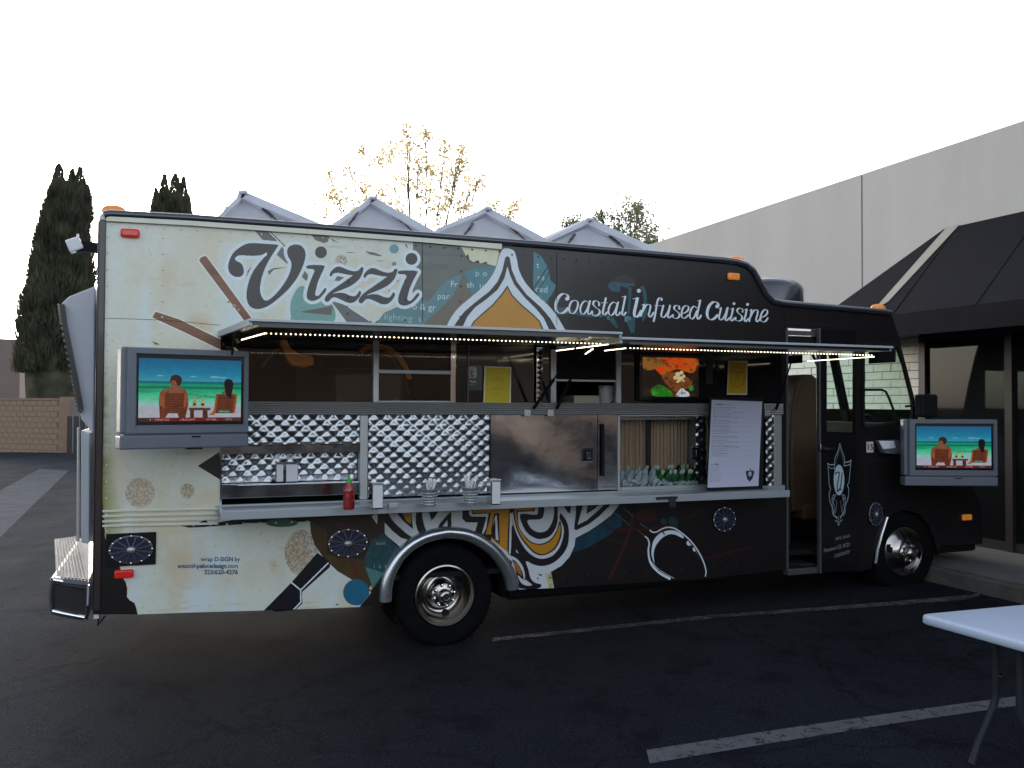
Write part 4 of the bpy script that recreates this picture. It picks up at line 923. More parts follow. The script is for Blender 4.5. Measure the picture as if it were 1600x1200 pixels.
# kitchen shell and interior
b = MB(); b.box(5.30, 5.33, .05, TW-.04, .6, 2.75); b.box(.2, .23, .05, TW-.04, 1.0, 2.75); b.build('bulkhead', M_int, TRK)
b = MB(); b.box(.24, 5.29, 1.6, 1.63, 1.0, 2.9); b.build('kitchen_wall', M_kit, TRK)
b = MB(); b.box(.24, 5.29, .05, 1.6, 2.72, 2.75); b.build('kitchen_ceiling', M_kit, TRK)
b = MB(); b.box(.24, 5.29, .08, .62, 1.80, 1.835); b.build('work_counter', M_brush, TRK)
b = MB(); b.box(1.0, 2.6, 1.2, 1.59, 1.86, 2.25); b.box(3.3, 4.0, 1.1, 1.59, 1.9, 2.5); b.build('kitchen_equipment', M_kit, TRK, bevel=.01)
# roof rail and rear corner post
pr = [Vector((x, -.004, z-.016)) for x, z in XZ([(163, 333)]+roofline)]
MB().tube(pr, .031, 10).build('roof_rail', M_trimd, TRK, smooth=True)
xc1 = P(163, 640).x
b = MB(); b.box(xr-.006, xc1-.052, -.012, .06, P(145, 955).z, P(150, 345).z); b.build('corner_trim', M_trimd, TRK, bevel=.006)
b = MB(); b.box(xc1-.05, xc1-.005, -.016, .04, P(145, 955).z, P(150, 338).z-.02); b.build('corner_post', M_corner, TRK, bevel=.008)
# drip strip under the roof rail (rear cream section)
b = MB(); q = [(166, 340), (300, 347.5), (480, 360.5), (660, 374), (783, 385)]
q = [P(u, v, -.012) for u, v in q]; 
for i in range(4): b.bar(q[i], q[i+1]+(q[i+1]-q[i]).normalized()*.002, .026, .05)
M_drip = mat('cream_drip_rail', (.60, .60, .50), .35, noise=.08, nscale=5)
b.build('drip_rail', M_drip, TRK)
# rub rails low on the rear quarter
b = MB()
for v in (798, 806, 814, 821):
    a = P(160, v+.8, -.008); c = P(341, v-3, -.008); b.bar(a, c, .014, .016)
b.build('rub_rail', M_drip, TRK, bevel=.003)
# rivets
def rivet_line(pts, step=.11):
    b = MB()
    for (a, c) in pts:
        A = P(*a); B = P(*c); n = int((B-A).length/step)
        for i in range(n+1):
            p = A.lerp(B, i/max(1, n)); b.lathe((p.x, -.0005, p.z), [(.008, 0), (.006, -.003), (.001, -.004)], (0, 1, 0), 8)
    o = b.build('rivets', M_drip, TRK, smooth=True); o['kind'] = 'stuff'; return o
rivet_line([((255, 372), (253, 520)), ((175, 352), (640, 380)), ((165, 825), (480, 815)), ((222, 948), (400, 944)), ((168, 370), (166, 830))])
M_rivd = mat('dark_rivet', (.03, .028, .03), .4, metal=.3)
b = MB()
for (a, c) in [((544, 440), (543, 490)), ((634, 438), (633, 500)), ((721, 400), (719, 495)), ((650, 384), (780, 393)), ((800, 398), (1140, 425)), ((1060, 430), (1058, 510)), ((1160, 440), (1158, 530)), ((900, 410), (899, 500)), ((980, 818), (978, 895)), ((820, 905), (1200, 880))]:
    A = P(*a); B = P(*c); n = int((B-A).length/.115)
    for i in range(n+1):
        p = A.lerp(B, i/max(1, n)); b.lathe((p.x, -.0005, p.z), [(.008, 0), (.006, -.003), (.001, -.004)], (0, 1, 0), 8)
o = b.build('rivets', M_rivd, TRK, smooth=True); o['kind'] = 'stuff'
b = MB()
for (a, c) in [((660, 376), (660, 503)), ((870, 395), (870, 508)), ((1225, 478), (1227, 545)), ((255, 500), (165, 497)), ((345, 508), (255, 500))]:
    b.bar(P(*a)+Vector((0, -.0005, 0)), P(*c)+Vector((0, -.0005, 0)), .004, .002)
b.build('panel_seams', M_dark, TRK)

# ------------------------------------------------------------------ serving window band
x0w, x1w = P(345, 640).x, P(1221, 640).x
def X0(u, v=640): return P(u, v).x
def mull(u0, u1, z0, z1, m, y0=.0, y1=.05, name='window_post', **k): return MB().box(X0(u0), X0(u1), y0, y1, z0, z1).build(name, m, TRK, bevel=.004, **k)
ZR1, ZR0 = 1.945, 1.845
zt_ = 2.455
def pane(u0, u1, z0, z1, m, y=.03, name='window_pane'): return MB().box(X0(u0), X0(u1), y, y+.006, z0, z1).build(name, m, TRK)
pane(346, 582, ZR1, zt_, M_gdark)
mull(583, 592, ZR1, zt_, M_brush); mull(704, 712, ZR1, zt_, M_chrome, y0=-.005)
pane(593, 703.5, 2.20, zt_, M_gdark); pane(593, 703.5, ZR1+.012, 2.17, M_gdark, y=.045)
MB().box(X0(592.3), X0(703.7), .02, .055, 2.171, 2.198).build('window_bar', M_shelf, TRK); MB().box(X0(592.3), X0(703.7), .02, .055, ZR1, ZR1+.011).build('window_bar', M_shelf, TRK)
mull(712.5, 836, ZR1, zt_, M_glossb, y0=.025, y1=.04, name='black_panel')
mull(731, 733.5, ZR1, zt_, M_trimd, y0=.012, y1=.024, name='panel_trim')
b = MB(); xa, xb = X0(838), X0(847.5); n = 11; dz = (zt_-.05-ZR1)/n       # embossed diamond post
vs = []; fs = []
for i in range(n):
    za, zb2 = ZR1+i*dz, ZR1+(i+1)*dz; k = len(vs)
    vs += [(xa, .0, za), (xb, .0, za), (xb, .0, zb2), (xa, .0, zb2), ((xa+xb)/2, -.014, (za+zb2)/2)]; fs += [(k, k+1, k+4), (k+1, k+2, k+4), (k+2, k+3, k+4), (k+3, k, k+4)]
b.add(vs, fs); b.box(xa, xb, .0005, .03, ZR1, zt_-.05); b.build('embossed_post', M_chrome, TRK)
mull(848.5, 860, ZR1, zt_, M_glossb, y0=.025, y1=.04, name='black_panel')
mull(861, 869.5, ZR1, zt_-.06, M_brush)
MB().box(X0(870), X0(963), .02, .045, 2.145, 2.43).build('roller_blind', M_dark, TRK); MB().box(X0(870), X0(963), .005, .05, 2.127, 2.143).build('blind_bar', M_brush, TRK)
MB().box(X0(870), X0(963), .01, .05, 2.40, 2.42).build('window_bar', M_brush, TRK)
mull(963.5, 971, ZR1, zt_, M_brush)
mull(972, 1221, ZR1, zt_-.02, M_glossb, y0=.03, y1=.045, name='black_panel')
mull(995, 1097, ZR1+.02, zt_-.06, M_dark, y0=.008, y1=.029, name='screen_surround')
mull(1106, 1116, 2.12, 2.40, M_bronze, y0=.02, y1=.029, name='panel_trim')
M_org = mat('orange_reflection_tone', (.90, .36, .05), .4)  # orange reflections in the panes, shaped as solid pieces behind the glass
MB().tube([P(u, v, .14) for u, v in [(563, 550), (575, 543), (592, 541), (610, 547), (624, 558), (634, 575), (640, 592)]], .022, 8).build('orange_reflection_arc', M_org, TRK, smooth=True)
MB().poly_prism(XZ([(436, 531), (447, 530), (455, 545), (468, 553), (490, 557), (491, 570), (476, 574), (456, 571), (446, 556)], .14), .14, .20).build('orange_reflection_patch', M_org, TRK, bevel=.01)
MB().lathe(P(520, 640, .2), [(.62, 0), (.64, .01), (.62, .02)], (0, 1, 0), 30, a0=.2, a1=2.6).build('round_duct', M_dkalu, TRK, smooth=True)
# ribbed rail
b = MB(); prof = []; n = 6; h = (ZR1-ZR0)/n
for i in range(n): prof += [(-.004, ZR0+i*h), (-.018, ZR0+i*h+h*.22), (-.020, ZR0+i*h+h*.5), (-.018, ZR0+i*h+h*.78)]
prof += [(-.004, ZR1), (.03, ZR1-.0005), (.03, ZR0+.0005)]
xe = X0(1222); vs = [(x0w, y, z) for y, z in prof]+[(xe, y, z) for y, z in prof]; k = len(prof)
b.add(vs, [(i, (i+1) % k, k+(i+1) % k, k+i) for i in range(k)]+[tuple(range(k)), tuple(range(k, 2*k))[::-1]]); b.build('ribbed_rail', M_brush, TRK)
# steel doors below
ZB = 1.19
def quilt(name, x0, x1, z0, z1, y, amp, wx=.104, wz=.084, res=.0105, bulge=0):
    nx = int((x1-x0)/res); nz = int((z1-z0)/res)
    xs = np.linspace(x0, x1, nx+1); zs = np.linspace(z0, z1, nz+1); X_, Z_ = np.meshgrid(xs, zs, indexing='ij')
    p = X_/wx+Z_/wz; q = X_/wx-Z_/wz
    tri = lambda t: 1-np.abs((t % 1)*2-1)
    hgt = np.minimum(tri(p), tri(q)); hgt = .75*np.abs(np.sin(np.pi*p)*np.sin(np.pi*q))**.8+.25*hgt
    u_ = (X_-x0)/(x1-x0); w_ = (Z_-z0)/(z1-z0)
    Y = y-amp*hgt-bulge*np.sin(np.pi*u_)*np.sin(np.pi*w_)+.0022*np.sin(X_*23+Z_*31)
    v = np.stack([X_, Y, Z_], -1).reshape(-1, 3); i, j = np.meshgrid(np.arange(nx), np.arange(nz), indexing='ij'); k = i*(nz+1)+j
    f = np.stack([k, k+nz+1, k+nz+2, k+1], -1).reshape(-1, 4)
    o = mesh_np(name, v, f, M_quilt, TRK, smooth=True); return o
quilt('quilted_panel', x0w+.01, X0(562), 1.625, ZR0-.002, .008, .0105)
quilt('quilted_panel', x0w+.01, X0(562), 1.34, 1.56, .10, .0105)
MB().box(x0w+.005, X0(562.5), -.012, .03, 1.562, 1.622).build('steel_ledge', M_steel, TRK, bevel=.006)
MB().box(x0w+.005, X0(562.5), -.02, .09, 1.232, 1.335).build('steel_drawer', M_steel, TRK, bevel=.008)
MB().box(x0w, x0w+.012, -.018, .12, ZB, ZR0-.003).build('end_frame', M_steel, TRK)
mull(563, 575.5, ZB, ZR0-.003, M_brush, y0=.0, y1=.10, name='door_post')
quilt('quilted_door', X0(576.5), X0(765), ZB+.015, ZR0-.003, .01, .0095, bulge=.016)
# flat mirror door with latch and hinge
dX0, dX1 = X0(767), X0(934)
def wavy(name, x0, x1, z0, z1, y, m, a=.004, seed=0):
    nx, nz = 28, 18; xs = np.linspace(x0, x1, nx+1); zs = np.linspace(z0, z1, nz+1); X_, Z_ = np.meshgrid(xs, zs, indexing='ij')
    Y = y+a*(np.sin(X_*4.1+seed+Z_*3)+.6*np.sin(Z_*9+X_*5.3+seed*2))
    v = np.stack([X_, Y, Z_], -1).reshape(-1, 3); i, j = np.meshgrid(np.arange(nx), np.arange(nz), indexing='ij'); k = i*(nz+1)+j
    return mesh_np(name, v, np.stack([k, k+nz+1, k+nz+2, k+1], -1).reshape(-1, 4), m, TRK, smooth=True)
wavy('steel_door', dX0, dX1, ZB+.01, ZR0-.003, .006, M_steel, .0035, 1)
wavy('steel_door', X0(935), X0(965), ZB+.01, ZR0-.003, .01, M_steel, .002, 4)
MB().tube([(X0(941), -.012, ZR0-.08), (X0(941.5), -.012, ZB+.13)], .014, 8).build('lift_rod', M_dark, TRK, smooth=True)
def latch(u, v, s=1):
    p = P(u, v); L_ = empty('latch', (p.x, 0, p.z)); L_.parent = TRK; L_.location = Vector((p.x, 0, p.z))-wl(TRK)
    b = MB().box(p.x-.055*s, p.x+.055*s, -.010, .0, p.z-.06*s, p.z+.06*s); o1 = b.build('plate', M_chrome, None, loc=(0, 0, 0), bevel=.006)
    b = MB().box(p.x-.042*s, p.x+.042*s, -.013, -.0101, p.z-.045*s, p.z+.045*s); o2 = b.build('recess', M_dark, None, loc=(0, 0, 0))
    b = MB().box(p.x-.012*s, p.x+.035*s, -.026, -.0135, p.z-.032*s, p.z+.032*s); o3 = b.build('handle', M_chrome, None, loc=(0, 0, 0), bevel=.006)
    for o in (o1, o2, o3): o.parent = L_; o.location = -Vector((p.x, 0, p.z)); WL[o.name] = Vector((p.x, 0, p.z))
    return L_
latch(917, 711); latch(1087, 708, .9)
mull(965.5, 969, ZB, ZR0-.003, M_brush, y0=-.004, y1=.05, name='door_post')
# cooler: clear door in front of a ribbed steel back, its warm reflection painted tan, bottles on ice
cX0, cX1 = X0(969.5), X0(1106)
M_coolb = mat('tan_reflection_liner', (.46, .30, .19), .45, metal=.1, noise=.12, nscale=3, stretch=(1, 1, .3), spec=.5)
b = MB(); n = 90; vs = []
for i in range(n+1):
    x = cX0+(cX1-cX0)*i/n; y = .32+.006*math.sin(i*1.7); vs += [(x, y, ZB+.02), (x, y, ZR0-.02)]
b.add(vs, [(2*i, 2*i+2, 2*i+3, 2*i+1) for i in range(n)]); b.build('cooler_liner', M_coolb, TRK, smooth=True)
b = MB(); b.box(cX0, cX1, .05, .32, ZB-.01, ZB+.018); b.build('cooler_floor', M_brush, TRK)
b = MB(); b.box(cX0-.012, cX0-.001, .03, .32, ZB, ZR0-.01); b.box(cX1+.001, cX1+.012, .03, .32, ZB, ZR0-.01); b.build('cooler_side', M_brush, TRK)
MB().box(X0(1036), X0(1043), .29, .31, ZB+.1, ZR0-.02).build('cooler_divider', M_bronze, TRK)
MB().box(cX0, cX1, .012, .018, ZB+.03, ZR0-.012).build('cooler_door_glass', M_gclear, TRK)
MB().box(cX0, cX1, -.002, .03, ZB, ZB+.028).build('cooler_door_rail', M_brush, TRK); MB().box(cX0, cX1, -.002, .03, ZR0-.014, ZR0-.004).build('cooler_door_rail', M_brush, TRK)
quilt('quilted_strip', X0(1088), X0(1104), ZB+.03, ZR0-.015, .0115, .012, wx=.1, wz=.085)
MB().box(X0(1106.5), X0(1193), .0, .03, ZB, ZR0-.003).build('steel_panel', M_steel, TRK)
quilt('quilted_strip', X0(1196), X0(1208), ZB, ZR0-.003, .0, .014, wx=.09, wz=.085)
mull(1209, 1221, ZB, ZR0-.003, M_brush, y0=-.004, name='door_post')
MB().box(x0w-.03, xe+.02, -.012, .02, ZB-.075, ZB-.002).build('lower_rail', M_shelf, TRK)
# fold-down shelf
ZS = 1.178; YS = -.37
sx0, sx1 = P(345, 800, YS).x, P(1230, 768, YS).x+.02
b = MB(); b.box(sx0, sx1, YS, -.013, ZS-.035, ZS); sh = b.build('serving_shelf', M_shelf, TRK, bevel=.004)
MB().box(sx0, sx1, YS-.012, YS-.001, ZS-.055, ZS+.006).build('shelf_lip', M_shelf, sh, bevel=.003)
MB().box(P(590, 800, YS).x, P(603, 800, YS).x, YS-.016, YS-.0125, ZS-.052, ZS+.004).build('hinge_plate', M_brush, sh)
p = P(1040, 778, YS); b = MB(); b.box(p.x-.10, p.x+.10, YS-.03, YS-.0125, ZS-.03, ZS-.008); b.box(p.x+.02, p.x+.08, YS-.035, YS-.0125, ZS-.10, ZS-.032); b.build('shelf_catch', M_bronze, sh, bevel=.004)

# ------------------------------------------------------------------ awnings
def led_run(a, c, step=.026, name='led_strip', par=None, r=.0038):
    a = Vector(a); c = Vector(c); n = int((c-a).length/step); d = (c-a).normalized(); b = MB()
    for i in range(n+1):
        p = a.lerp(c, i/n); b.obox(p, d, Vector((0, 1, 0)) if abs(d.y) < .8 else Vector((1, 0, 0)), Vector((0, 0, 1)), r*2, r*1.6, r*1.6)
    o = b.build(name, M_led, par); o['kind'] = 'stuff'; return o
def awning(hx0, hx1, fx0, fx1, zh, zf, yf, th=.038):
    A = empty('awning', (hx0, 0, zh)); A.parent = TRK; A.location = Vector((hx0, 0, zh))-wl(TRK)
    k = MB(); k.add([(hx0, -.02, zh-th), (hx1, -.02, zh-th), (fx1, yf, zf-th), (fx0, yf, zf-th), (hx0, -.02, zh), (hx1, -.02, zh), (fx1, yf, zf), (fx0, yf, zf)], [(0, 1, 2, 3), (7, 6, 5, 4), (0, 1, 5, 4), (1, 2, 6, 5), (2, 3, 7, 6), (3, 0, 4, 7)])
    def bd(mb, n, m, **kw):
        o = mb.build(n, m, None, loc=(0, 0, 0), **kw); o.parent = A; o.location = -Vector((hx0, 0, zh)); return o
    bd(k, 'awning_board', M_black)
    e = MB(); e.bar((fx0-.02, yf-.012, zf-th/2+.012), (fx1+.02, yf-.012, zf-th/2+.012), .022, th*.48); bd(e, 'front_edge', M_alu, bevel=.003)
    e = MB(); e.bar((fx0+.05, yf-.004, zf-th-.002), (fx1-.25, yf-.004, zf-th-.002), .018, th*.42); bd(e, 'light_channel', M_dkalu)
    e = MB(); e.bar((hx0-.012, -.02, zh-th/2), (fx0-.012, yf, zf-th/2), .02, th*1.1); bd(e, 'side_edge', M_alu); e = MB(); e.bar((hx1+.012, -.02, zh-th/2), (fx1+.012, yf, zf-th/2), .02, th*1.0); bd(e, 'side_edge', M_alu)
    def ls(a, c, st=.030):
        o = led_run(a, c, st); o.parent = A; o.location = -Vector((hx0, 0, zh))+wl(None); return o
    return A, ls, bd
def PY(u, v, Y): return P(u, v, Y)
YA = -1.12
f0 = P(395, 496, YA); f1 = P(967, 520, YA)
A1, ls, bd = awning(P(345, 522).x, P(872, 530).x+.02, f0.x, f1.x, 2.455, 2.455, YA)
zl = 2.455-.085
ls((P(416, 507, YA+.02).x, YA+.02, zl), (P(938, 529, YA+.02).x, YA+.02, zl))
a = P(416, 507, YA+.03); c = P(378, 522, -.45); ls((a.x-.01, a.y, zl), (c.x, c.y, zl), .016)
a = Vector((f1.x-.06, YA+.06, zl)); ls(a, (P(852, 540, -.2).x+.1, -.2, zl), .02); ls((f1.x-.14, YA+.14, zl-.03), (P(890, 540, -.35).x+.14, -.35, zl-.03), .02)
f0 = P(973, 524, YA); f1 = P(1390, 545, YA)
A2, ls2, bd2 = awning(P(878, 530).x+.04, P(1215, 545).x, f0.x, f1.x, 2.43, 2.42, YA)
zl2 = 2.345
ls2((P(985, 533, YA+.02).x, YA+.02, zl2), (P(1362, 551, YA+.02).x, YA+.02, zl2)); ls2((f1.x-.12, YA+.05, zl2-.01), (P(1240, 556, -.2).x+.12, -.25, zl2-.01), .02); ls2((f0.x+.05, YA+.05, zl2), (P(950, 536, -.8).x, -.75, zl2), .02)
for (A_, us) in ((A1, 395), (A1, 845), (A2, 880), (A2, 1190)):
    pass
# gas struts and props holding the boards
def strut(a, c, name='gas_strut'):
    a = Vector(a); c = Vector(c); m = a.lerp(c, .45); MB().tube([a, m], .014, 8).tube([m, c], .007, 6).build(name, M_dark, TRK, smooth=True)
strut((P(832, 644).x, -.03, 1.90), (P(836, 600).x+.05, -.75, 2.40)); strut((P(868, 644).x, -.03, 1.90), (P(868, 600).x+.03, -.55, 2.40)); strut((P(1210, 644).x, -.03, 1.90), (P(1240, 560, -.7).x, -.7, 2.36))
strut((P(352, 644).x, -.03, 1.90), (P(366, 560, -.6).x, -.6, 2.40))
for u in (822, 858, 1196): p = P(u, 645); MB().box(p.x-.03, p.x+.03, -.04, -.021, p.z-.03, p.z+.03).build('strut_bracket', M_brush, TRK, bevel=.005)

# ------------------------------------------------------------------ roof hatches
YH = .45
for (pk, l, r_) in [((380, 298), (337, 341), (524, 359)), ((583, 307), (517, 351), (702, 374)), ((763, 324), (688, 355), (876, 385)), ((922, 341), (857, 372), (1046, 397))]:
    pk_, l_, rr_ = P(*pk, YH), P(*l, YH), P(*r_, YH)
    h_ = empty('roof_hatch', (pk_.x, YH, l_.z-.25)); h_.parent = TRK; h_.location = Vector((pk_.x, YH, l_.z-.25))-wl(TRK); WL[h_.name] = Vector((pk_.x, YH, l_.z-.25))
    def hb(mb, n, m, **k):
        o = mb.build(n, m, h_, **k); return o
    zb_ = min(l_.z, rr_.z)-.22
    gl = MB().poly_prism([(l_.x+.06, l_.z-.03), (pk_.x, pk_.z-.075), (rr_.x-.10, rr_.z-.04), (rr_.x-.10, zb_), (l_.x+.06, zb_)], YH+.05, YH+.056); hb(gl, 'gable_panel', M_fib)
    dl = (l_-pk_); dr = (rr_-pk_)
    sl = MB(); nl = Vector((-dl.z, 0, dl.x)).normalized(); 
    if nl.z > 0: nl = -nl
    nr_ = Vector((-dr.z, 0, dr.x)).normalized()
    if nr_.z > 0: nr_ = -nr_
    def slab(A_, B_, n, t):
        k = MB(); q = [A_, B_, B_+n*t, A_+n*t]; k.add([(p.x, YH, p.z) for p in q]+[(p.x, YH+1.35, p.z) for p in q], [(0, 1, 2, 3), (7, 6, 5, 4), (0, 1, 5, 4), (1, 2, 6, 5), (2, 3, 7, 6), (3, 0, 4, 7)]); return k
    hb(slab(pk_+Vector((.0, 0, 0)), l_, nl, .034), 'roof_slope', M_fib)
    hb(slab(pk_+Vector((.001, 0, .0)), rr_, nr_, .062), 'roof_slope', M_fib)
    # dark prop rod, hinge strap and ridge cap seen on each gable
    def off(dx, dy): return P(pk[0]+dx, pk[1]+dy, YH+.035)
    k = MB(); k.tube([off(30, 27), off(46, 40)], .013, 8).tube([off(46, 40), off(66, 58)], .006, 6); hb(k, 'prop_rod', M_dkalu)
    k = MB(); k.bar(off(-24, 25), off(-30, 34), .035, .02); k.tube([off(-30, 34), off(-37, 42), off(-38, 54)], .009, 6); hb(k, 'hinge_strap', M_dkalu)
    k = MB(); k.obox(pk_+Vector((0, .67, -.012)), Vector((1, 0, 0)), Vector((0, 1, 0)), Vector((0, 0, 1)), .07, 1.37, .03); hb(k, 'ridge_cap', M_fib, bevel=.01)
# cab roof ventilator
vp = P(1212, 455, 1.1); 
b = MB(); zc = P(1212, 473, .9).z; rx = (P(1245, 455, 1.1).x-P(1150, 455, 1.1).x)/2; cx_ = P(1196, 455, 1.1).x
prof = [(1.0, -.3), (1.0, .55), (.93, .72), (.78, .86), (.55, .95), (.2, 1.0), (.001, 1.0)]; hgt = P(1212, 437, 1.1).z-zc
b.lathe((cx_, 1.1, zc), [(r*rx, h*hgt) for r, h in prof], (0, 0, 1), 32); b.build('roof_ventilator', M_trimd, TRK, smooth=True, angle=60)

# ------------------------------------------------------------------ lights, speakers
def lamp(u, v, w_, h_, m, y=-.0, name='marker_light'):
    p = P(u, v); MB().box(p.x-w_/2, p.x+w_/2, y-.035, y-.0005, p.z-h_/2, p.z+h_/2).build(name, m, TRK, bevel=.014, smooth=True)
lamp(203.5, 365, .125, .06, M_red); lamp(194, 896, .125, .06, M_red); lamp(1144.5, 432.5, .125, .065, M_amb)
p = P(1509, 808); MB().box(p.x-.06, p.x+.06, -.03, -.0005, p.z-.03, p.z+.03).build('marker_light', M_amb, TRK, bevel=.012)
for (u, v, Y) in ((178, 326, .25), (1150, 404, .25), (1372, 479, .25)):
    p = P(u, v, Y); b = MB(); b.lathe((p.x, p.y, p.z-.012), [(.085, -.02), (.085, .0), (.07, .022), (.04, .034), (.001, .038)], (0, 0, 1), 16, xs=.7); b.build('roof_marker', M_amb, TRK, smooth=True)
def speaker(u, v, rx, rz, plate=None, tiltx=1):
    p = P(u, v); S = empty('speaker', (p.x, 0, p.z)); S.parent = TRK; S.location = Vector((p.x, 0, p.z))-wl(TRK); WL[S.name] = Vector((p.x, 0, p.z))
    if plate:
        k = MB(); k.box(p.x-plate[0], p.x+plate[0], -.014, -.0005, p.z-plate[1], p.z+plate[1]); k.build('mounting_plate', M_dark, S, bevel=.004)
    def ell(prof, m, n, nn=28):
        k = MB(); vs = []; 
        for (s_, y) in prof:
            for i in range(nn): a = 2*math.pi*i/nn; vs.append((p.x+rx*s_*math.cos(a), y, p.z+rz*s_*math.sin(a)))
        fs = [(i*nn+j, i*nn+(j+1) % nn, (i+1)*nn+(j+1) % nn, (i+1)*nn+j) for i in range(len(prof)-1) for j in range(nn)]
        k.add(vs, fs); return k.build(n, m, S, smooth=True)
    ell([(1.0, -.0145), (1.0, -.022), (.90, -.026), (.88, -.016)], M_dkalu, 'rim'); ell([(.88, -.016), (.45, -.0148), (.001, -.0148)], M_bluec, 'cone')
    ell([(.20, -.018), (.20, -.036), (.12, -.044), (.001, -.046)], M_brush, 'hub')
    k = MB(); n = 12
    for i in range(n):
        a = 2*math.pi*(i+.5)/n; c_, s_ = math.cos(a), math.sin(a); k.bar((p.x+rx*.16*c_, -.036, p.z+rz*.16*s_), (p.x+rx*.93*c_, -.024, p.z+rz*.93*s_), .006, .006, ref=Vector((0, 1, 0)))
    k.build('spokes', M_dkalu, S)['kind'] = 'stuff'
    k = MB()
    for i in range(n): a = 2*math.pi*i/n; k.lathe((p.x+rx*.95*math.cos(a), -.022, p.z+rz*.95*math.sin(a)), [(.006, 0), (.005, -.006), (.001, -.007)], (0, 1, 0), 6)
    k.build('bolts', M_chrome, S)['kind'] = 'stuff'
speaker(205, 858, .145, .10, (.162, .115)); speaker(543, 848, .152, .108, None); speaker(1130, 811, .12, .11, None); speaker(1366, 803, .085, .115, None)

# ------------------------------------------------------------------ wheels
def wheel(cpx, rad, rim_r, Yf, name='wheel', front=False, steer=0):
    p = P(cpx[0], cpx[1], Yf); Wh = empty(name, p); Wh.parent = TRK; Wh.location = Vector(p)-wl(TRK); WL[Wh.name] = Vector(p)
    ax = Vector((0, 1, 0)); c = Vector(p)
    k = MB(); k.lathe(c, [(rim_r*1.0, .012), (rim_r*1.06, -.012), (rad*.88, -.022), (rad*.965, -.006), (rad, .03), (rad, .20), (rad*.95, .24), (rim_r, .24)], ax, 56); k.build('tyre', M_tyre, Wh, smooth=True, angle=50)
    k = MB()
    for i in range(56):
        a = 2*math.pi*i/56
        k.obox(c+Vector((math.cos(a)*(rad+.0), .115, math.sin(a)*(rad+.0))), Vector((-math.sin(a), 0, math.cos(a))), ax, Vector((math.cos(a), 0, math.sin(a))), .026, .17, .016)
    k.build('tread', M_tyre, Wh)
    if front: prof = [(1.0, .0), (1.015, -.012), (.97, -.016), (.93, .0), (.90, .03), (.80, .02), (.62, -.02), (.50, -.045), (.44, -.05), (.43, -.075), (.34, -.085), (.24, -.088), (.23, -.12), (.14, -.135), (.001, -.137)]
    else: prof = [(1.0, .0), (1.015, -.012), (.97, -.016), (.93, .0), (.88, .04), (.80, .10), (.66, .135), (.52, .14), (.44, .13), (.43, .05), (.40, .03), (.30, .025), (.22, .02), (.215, -.03), (.17, -.045), (.12, -.048), (.11, -.04), (.001, -.04)]
    k = MB(); k.lathe(c, [(r*rim_r, h) for r, h in prof], ax, 56); k.build('rim', M_rimm, Wh, smooth=True, angle=60)
    for i in range(4 if not front else 2):
        k = MB(); hy = .112
        a = R((15, 105, 195, 285)[i]) if not front else R((170, 350)[i]); rr = rim_r*.70
        k.lathe(c+Vector((math.cos(a)*rr, (hy if not front else -.012), math.sin(a)*rr)), [(.001, -.006), (.024, -.006), (.030, .0), (.03, .02)], ax, 16); k.build('hand_hole', M_dark, Wh)
    k = MB(); hy = .03 if not front else -.078
    for i in range(8):
        a = 2*math.pi*(i+.3)/8; rr = rim_r*(.345 if not front else .335); k.lathe(c+Vector((math.cos(a)*rr, hy, math.sin(a)*rr)), [(.016, .0), (.016, -.014), (.010, -.026), (.001, -.028)], ax, 8)
    k.build('lug_nuts', M_chrome, Wh, smooth=True)['kind'] = 'stuff'
    k = MB(); k.lathe(c, [(rad*.58, .19), (rad*.3, .21), (.001, .21)], ax, 24); k.build('brake_drum', M_dark, Wh)
    return Wh
wheel((695, 931), .405, .245, .03); wheel((1411, 862), .40, .242, .05, front=True)
# far side wheels
for (q, rr) in (((695, 931), .405), ((1411, 862), .40)):
    p = P(*q); MB().lathe((p.x, TW-.3, p.z), [(.001, 0), (rr*.9, 0), (rr, .03), (rr, .22), (rr*.9, .25), (.001, .25)], (0, 1, 0), 32).build('far_wheel', M_tyre, TRK, smooth=True)
    MB().tube([(p.x, .1, p.z), (p.x, TW-.2, p.z)], .06, 8).build('axle', M_dark, TRK)
# fenders
c = P(703, 925); 
def fender(pts_px, rad_t, yw, m, name):
    pts = [P(u, v, -.03) for u, v in pts_px]; N_ = len(pts); k = MB(); vs = []; cen = sum(pts, Vector())/N_; cen.z = min(p.z for p in pts)
    pr = [(-.045, .04), (-.045, .0), (-.030, -.030), (.0, -.045), (.035, -.038), (.052, -.015), (.055, .04)]
    for i, p in enumerate(pts):
        d = (pts[min(i+1, N_-1)]-pts[max(i-1, 0)]).normalized(); n = Vector((d.z, 0, -d.x)); 
        if n.dot(p-cen) < 0: n = -n
        for (o_, y) in pr: q = p+n*o_; vs.append((q.x, y-.02, q.z))
    m_ = len(pr); k.add(vs, [(i*m_+j, i*m_+j+1, (i+1)*m_+j+1, (i+1)*m_+j) for i in range(N_-1) for j in range(m_-1)]+[tuple(range(m_)), tuple(range((N_-1)*m_, N_*m_))[::-1]])
    return k.build(name, m, TRK, smooth=True, angle=70)
fender([tuple(q_) for q_ in catmull([(604, 940), (606, 915), (613, 892), (626, 870), (645, 852), (668, 840), (694, 834), (706, 833.5), (730, 837), (752, 847), (772, 862), (788, 882), (798, 902), (802, 921)], False, 4)], .05, .1, M_fend, 'rear_fender')
b = MB(); q = [P(u, v, -.01) for u, v in [(1368, 880), (1371, 858), (1377, 836), (1386, 808)]]; b.tube(q, .016, 8); b.build('front_fender_edge', M_fend, TRK, smooth=True)
